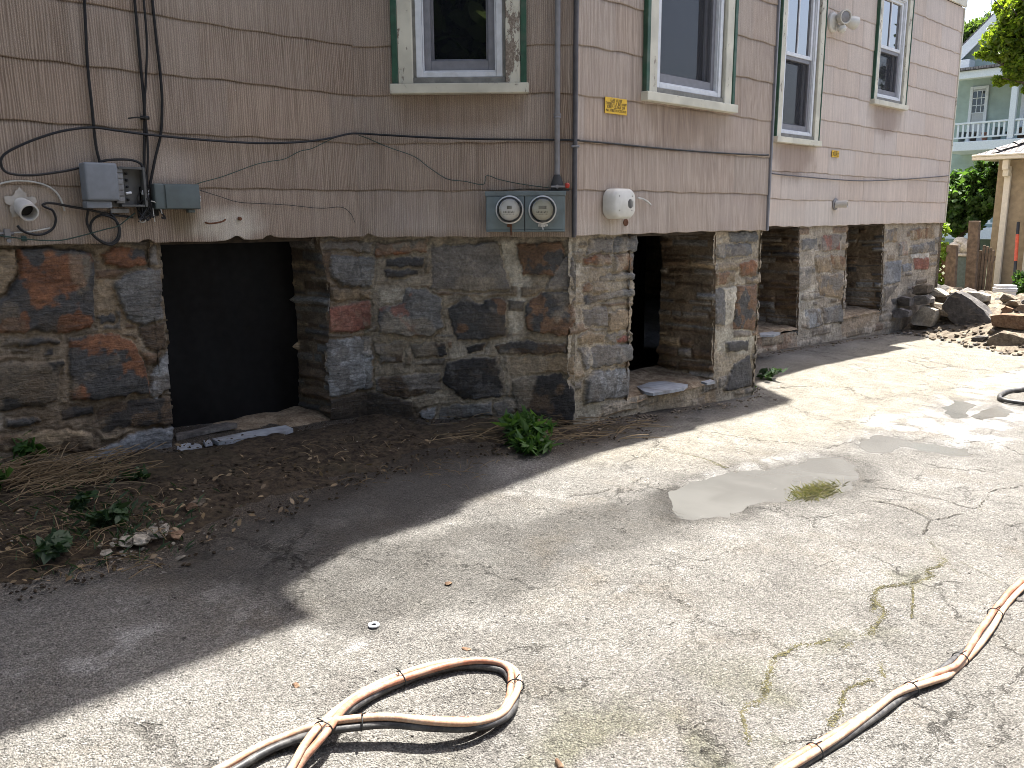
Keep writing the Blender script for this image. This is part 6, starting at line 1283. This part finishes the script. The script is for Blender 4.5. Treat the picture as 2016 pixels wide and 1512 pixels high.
for k in range(4): z_=gz0+(gz1-gz0)*k/3; add_box(bm,FH,gu0,gu1,z_-.012,z_+.012,.057,.072)
sub('muntin',bm,MT['whitepaint'],d_,gh)
for a_px,b_px in (((1893,470),(1942,330)),((2006,250),(2034,165))):
    u0_,z0_=hu(a_px); u1_,z1_=hu(b_px); w_=bpy.data.objects.new('window',None); COL.objects.link(w_); w_.parent=gh
    bm=bmesh.new(); ring(bm,FH,u0_,u1_,z0_,z1_,.13,.003,.07,.01); sub('frame',bm,MT['whitepaint'],w_,gh); bm=bmesh.new(); add_box(bm,FH,u0_+.1,u1_-.1,z0_+.1,z1_-.1,.01,.03); sub('pane',bm,MT['pane'],w_,gh)
bm=bmesh.new(); add_box(bm,FH,uL,uL+.16,zB,zE-.02,.003,.04,.01); pobj('corner_board',bm,MT['whitepaint'],gh)
# boxes and pots on the porch behind the rails
rg=random.Random(9)
for k in range(9):
    u_=up0+.35+k*.36; 
    if u_>pz+1.5: break
    s_=rg.uniform(.1,.17); c=FH.w(u_,zf+.165,PD-.4); mt=['bin','rock_grey','hose_pink','bin','poleblack','rock_rust','bin','poleblack','rock_grey'][k]
    bm=bmesh.new(); add_lathe(bm,c,(0,0,1),[(s_*.7,0),(s_,s_*2.2),(s_*1.08,s_*2.25),(s_*1.08,s_*2.6),(s_*.9,s_*2.6)],14); single('plant_pot',bm,MT[mt],'pot standing behind the porch railing of the green house','pot','pots on the green porch',True)
# --- trees
def tree(name,label,base,h,crowns,mt,seed,leaf,n,tr=.16,group=None):
    t=thing(name,label,'tree',base,group); bm=bmesh.new(); B=np.array(base); top=B+np.array([0,0,h*.55]); add_tube(bm,catmull([B-[0,0,.3],B+[.1,.05,h*.3],top],5),np.linspace(tr,tr*.6,11),9); r=np.random.RandomState(seed)
    for c,rad in crowns:
        c=np.array(c); m_=(top+c)/2+r.normal(0,.15,3); P=catmull([top-[0,0,h*.1],m_,c],5); add_tube(bm,P,np.linspace(tr*.5,tr*.12,len(P)),6)
        for k in range(5):
            e=c+r.normal(size=3)*np.array(rad)*.6; P=catmull([m_,(m_+e)/2+r.normal(0,.1,3),e],4); add_tube(bm,P,np.linspace(tr*.25,.01,len(P)),5)
    pobj('trunk',bm,MT['bark'],t,True)
    C_=np.concatenate([blob(int(n),c,rad,seed+i,20,.3,.34) for i,(c,rad) in enumerate(crowns)])-B; leaves('crown',C_,leaf,mt,seed,t,.25,1.7); return t
px3=lambda p,x: tuple(on_plane(p,(1,0,0),x))
tree('locust_tree','nearest bright green tree with drooping sprays hanging in from the right',(19.,.2,float(g(16,0))),6.5,[(px3((2010,70),18.5),(.8,.75,.7)),(px3((1975,105),18.3),(.5,.50,.22)),(px3((2015,150),18.2),(.5,.55,.35)),(px3((2045,20),18.6),(.9,.8,.8)),(px3((2000,20),18.8),(.5,.4,.4)),(px3((2070,110),18.4),(.9,.9,.7)),(px3((1998,45),18.6),(.4,.3,.35))],'leaf_tree',5,.085,4200,.2)
tree('maple_tree','leafy tree rising behind the gable of the green house, left side',(44.,13.,-1.),8.,[(px3((1925,72),44),(1.6,.95,.9)),(px3((1905,90),44),(1.2,.7,1.1)),(px3((1912,112),44),(1.2,.8,.6)),(px3((1895,70),44.5),(1.2,.6,.6))],'leaf_far',8,.16,2600,.3)
tree('sparse_tree','thin airy treetop against the sky behind the green roof',(50.,13.,-1.),11.,[(px3((1965,45),50),(1.1,.8,1.2)),(px3((1950,65),50),(1.,.8,.7)),(px3((1980,25),50),(.9,.6,.8))],'leaf_far',9,.14,420,.25)
tree('background_tree','distant green foliage glimpsed between the siding and the green porch',(40.,11.5,-1.),6.,[(px3((1878,215),40),(1.2,.9,.9)),(px3((1872,260),40),(1.2,.9,.8)),(px3((1868,300),40),(1.2,.9,.8))],'leaf_far',10,.17,1800,.25)
# --- unseen across the drive: reflections, with house and left tree added for shade
nb=thing('neighbour_house','clapboard neighbour house across the drive, reflected in the windows and set close to darken the left','house',(-5.,-7.6,0.))
bm=bmesh.new(); wbox(bm,(-13.,-18.,-.8),(2.5,-7.6,6.6)); pobj('wall',bm,MT['clap_side'],nb)
bm=bmesh.new(); v=[bm.verts.new(c) for c in ((-13.4,-7.2,6.61),(2.9,-7.2,6.61),(2.9,-18.3,6.61),(-13.4,-18.3,6.61),(-13.4,-12.8,10.),(2.9,-12.8,10.))]
for f in ((0,1,5,4),(2,3,4,5),(0,4,3),(1,2,5),(0,3,2,1)): bm.faces.new([v[i] for i in f])
pobj('roof',bm,MT['shingle'],nb)
fn=Fr((0,-7.6),(-1,0))
for k,u_ in enumerate((-1.8,1.5,5,8.5)):
    for z_ in (1.2,4.2):
        w_=bpy.data.objects.new('window',None); COL.objects.link(w_); w_.parent=nb; v_=Vector(INV[nb.name])
        bm=bmesh.new(); ring(bm,fn,u_,u_+1.,z_,z_+1.5,.1,.003,.05,.01); sub('frame',bm,MT['whitepaint'],w_,nb); bm=bmesh.new(); add_box(bm,fn,u_+.09,u_+.91,z_+.09,z_+1.41,.01,.03); sub('pane',bm,MT['pane'],w_,nb)
tree('offscreen_tree','tree beyond the drive reflected in the far windows',(18.4,-4.6,-1.2),7.,[((18.,-3.6,4.9),(1.5,1.3,1.6)),((18.4,-3.4,6.6),(1.5,1.2,1.4)),((17.8,-4.4,2.9),(1.3,1.3,1.0))],'leaf_far',21,.2,2000,.25)
tree('offscreen_tree','unseen tree added behind the viewer to darken the left side',(-8.5,-6.,-.8),8.,[((-8.,-5.5,4.5),(2.6,2.6,2.)),((-7.,-7.,6.5),(2.6,2.6,2.)),((-9.5,-4.,5.8),(2.4,2.4,2.))],'leaf_far',22,.3,1800,.3)
nb=thing('side_building','low pale outbuilding across the drive, reflected in the wide window','outbuilding',(15.,-12.,-1.))
bm=bmesh.new(); wbox(bm,(10.5,-17.,-1.6),(20.,-12.,3.4)); pobj('wall',bm,MT['clap_side'],nb)
bm=bmesh.new(); v=[bm.verts.new(c) for c in ((10.2,-11.7,3.41),(20.3,-11.7,3.41),(20.3,-17.3,3.41),(10.2,-17.3,3.41),(10.2,-14.5,5.2),(20.3,-14.5,5.2))]
for f in ((0,1,5,4),(2,3,4,5),(0,4,3),(1,2,5),(0,3,2,1)): bm.faces.new([v[i] for i in f])
pobj('roof',bm,MT['shingle'],nb)
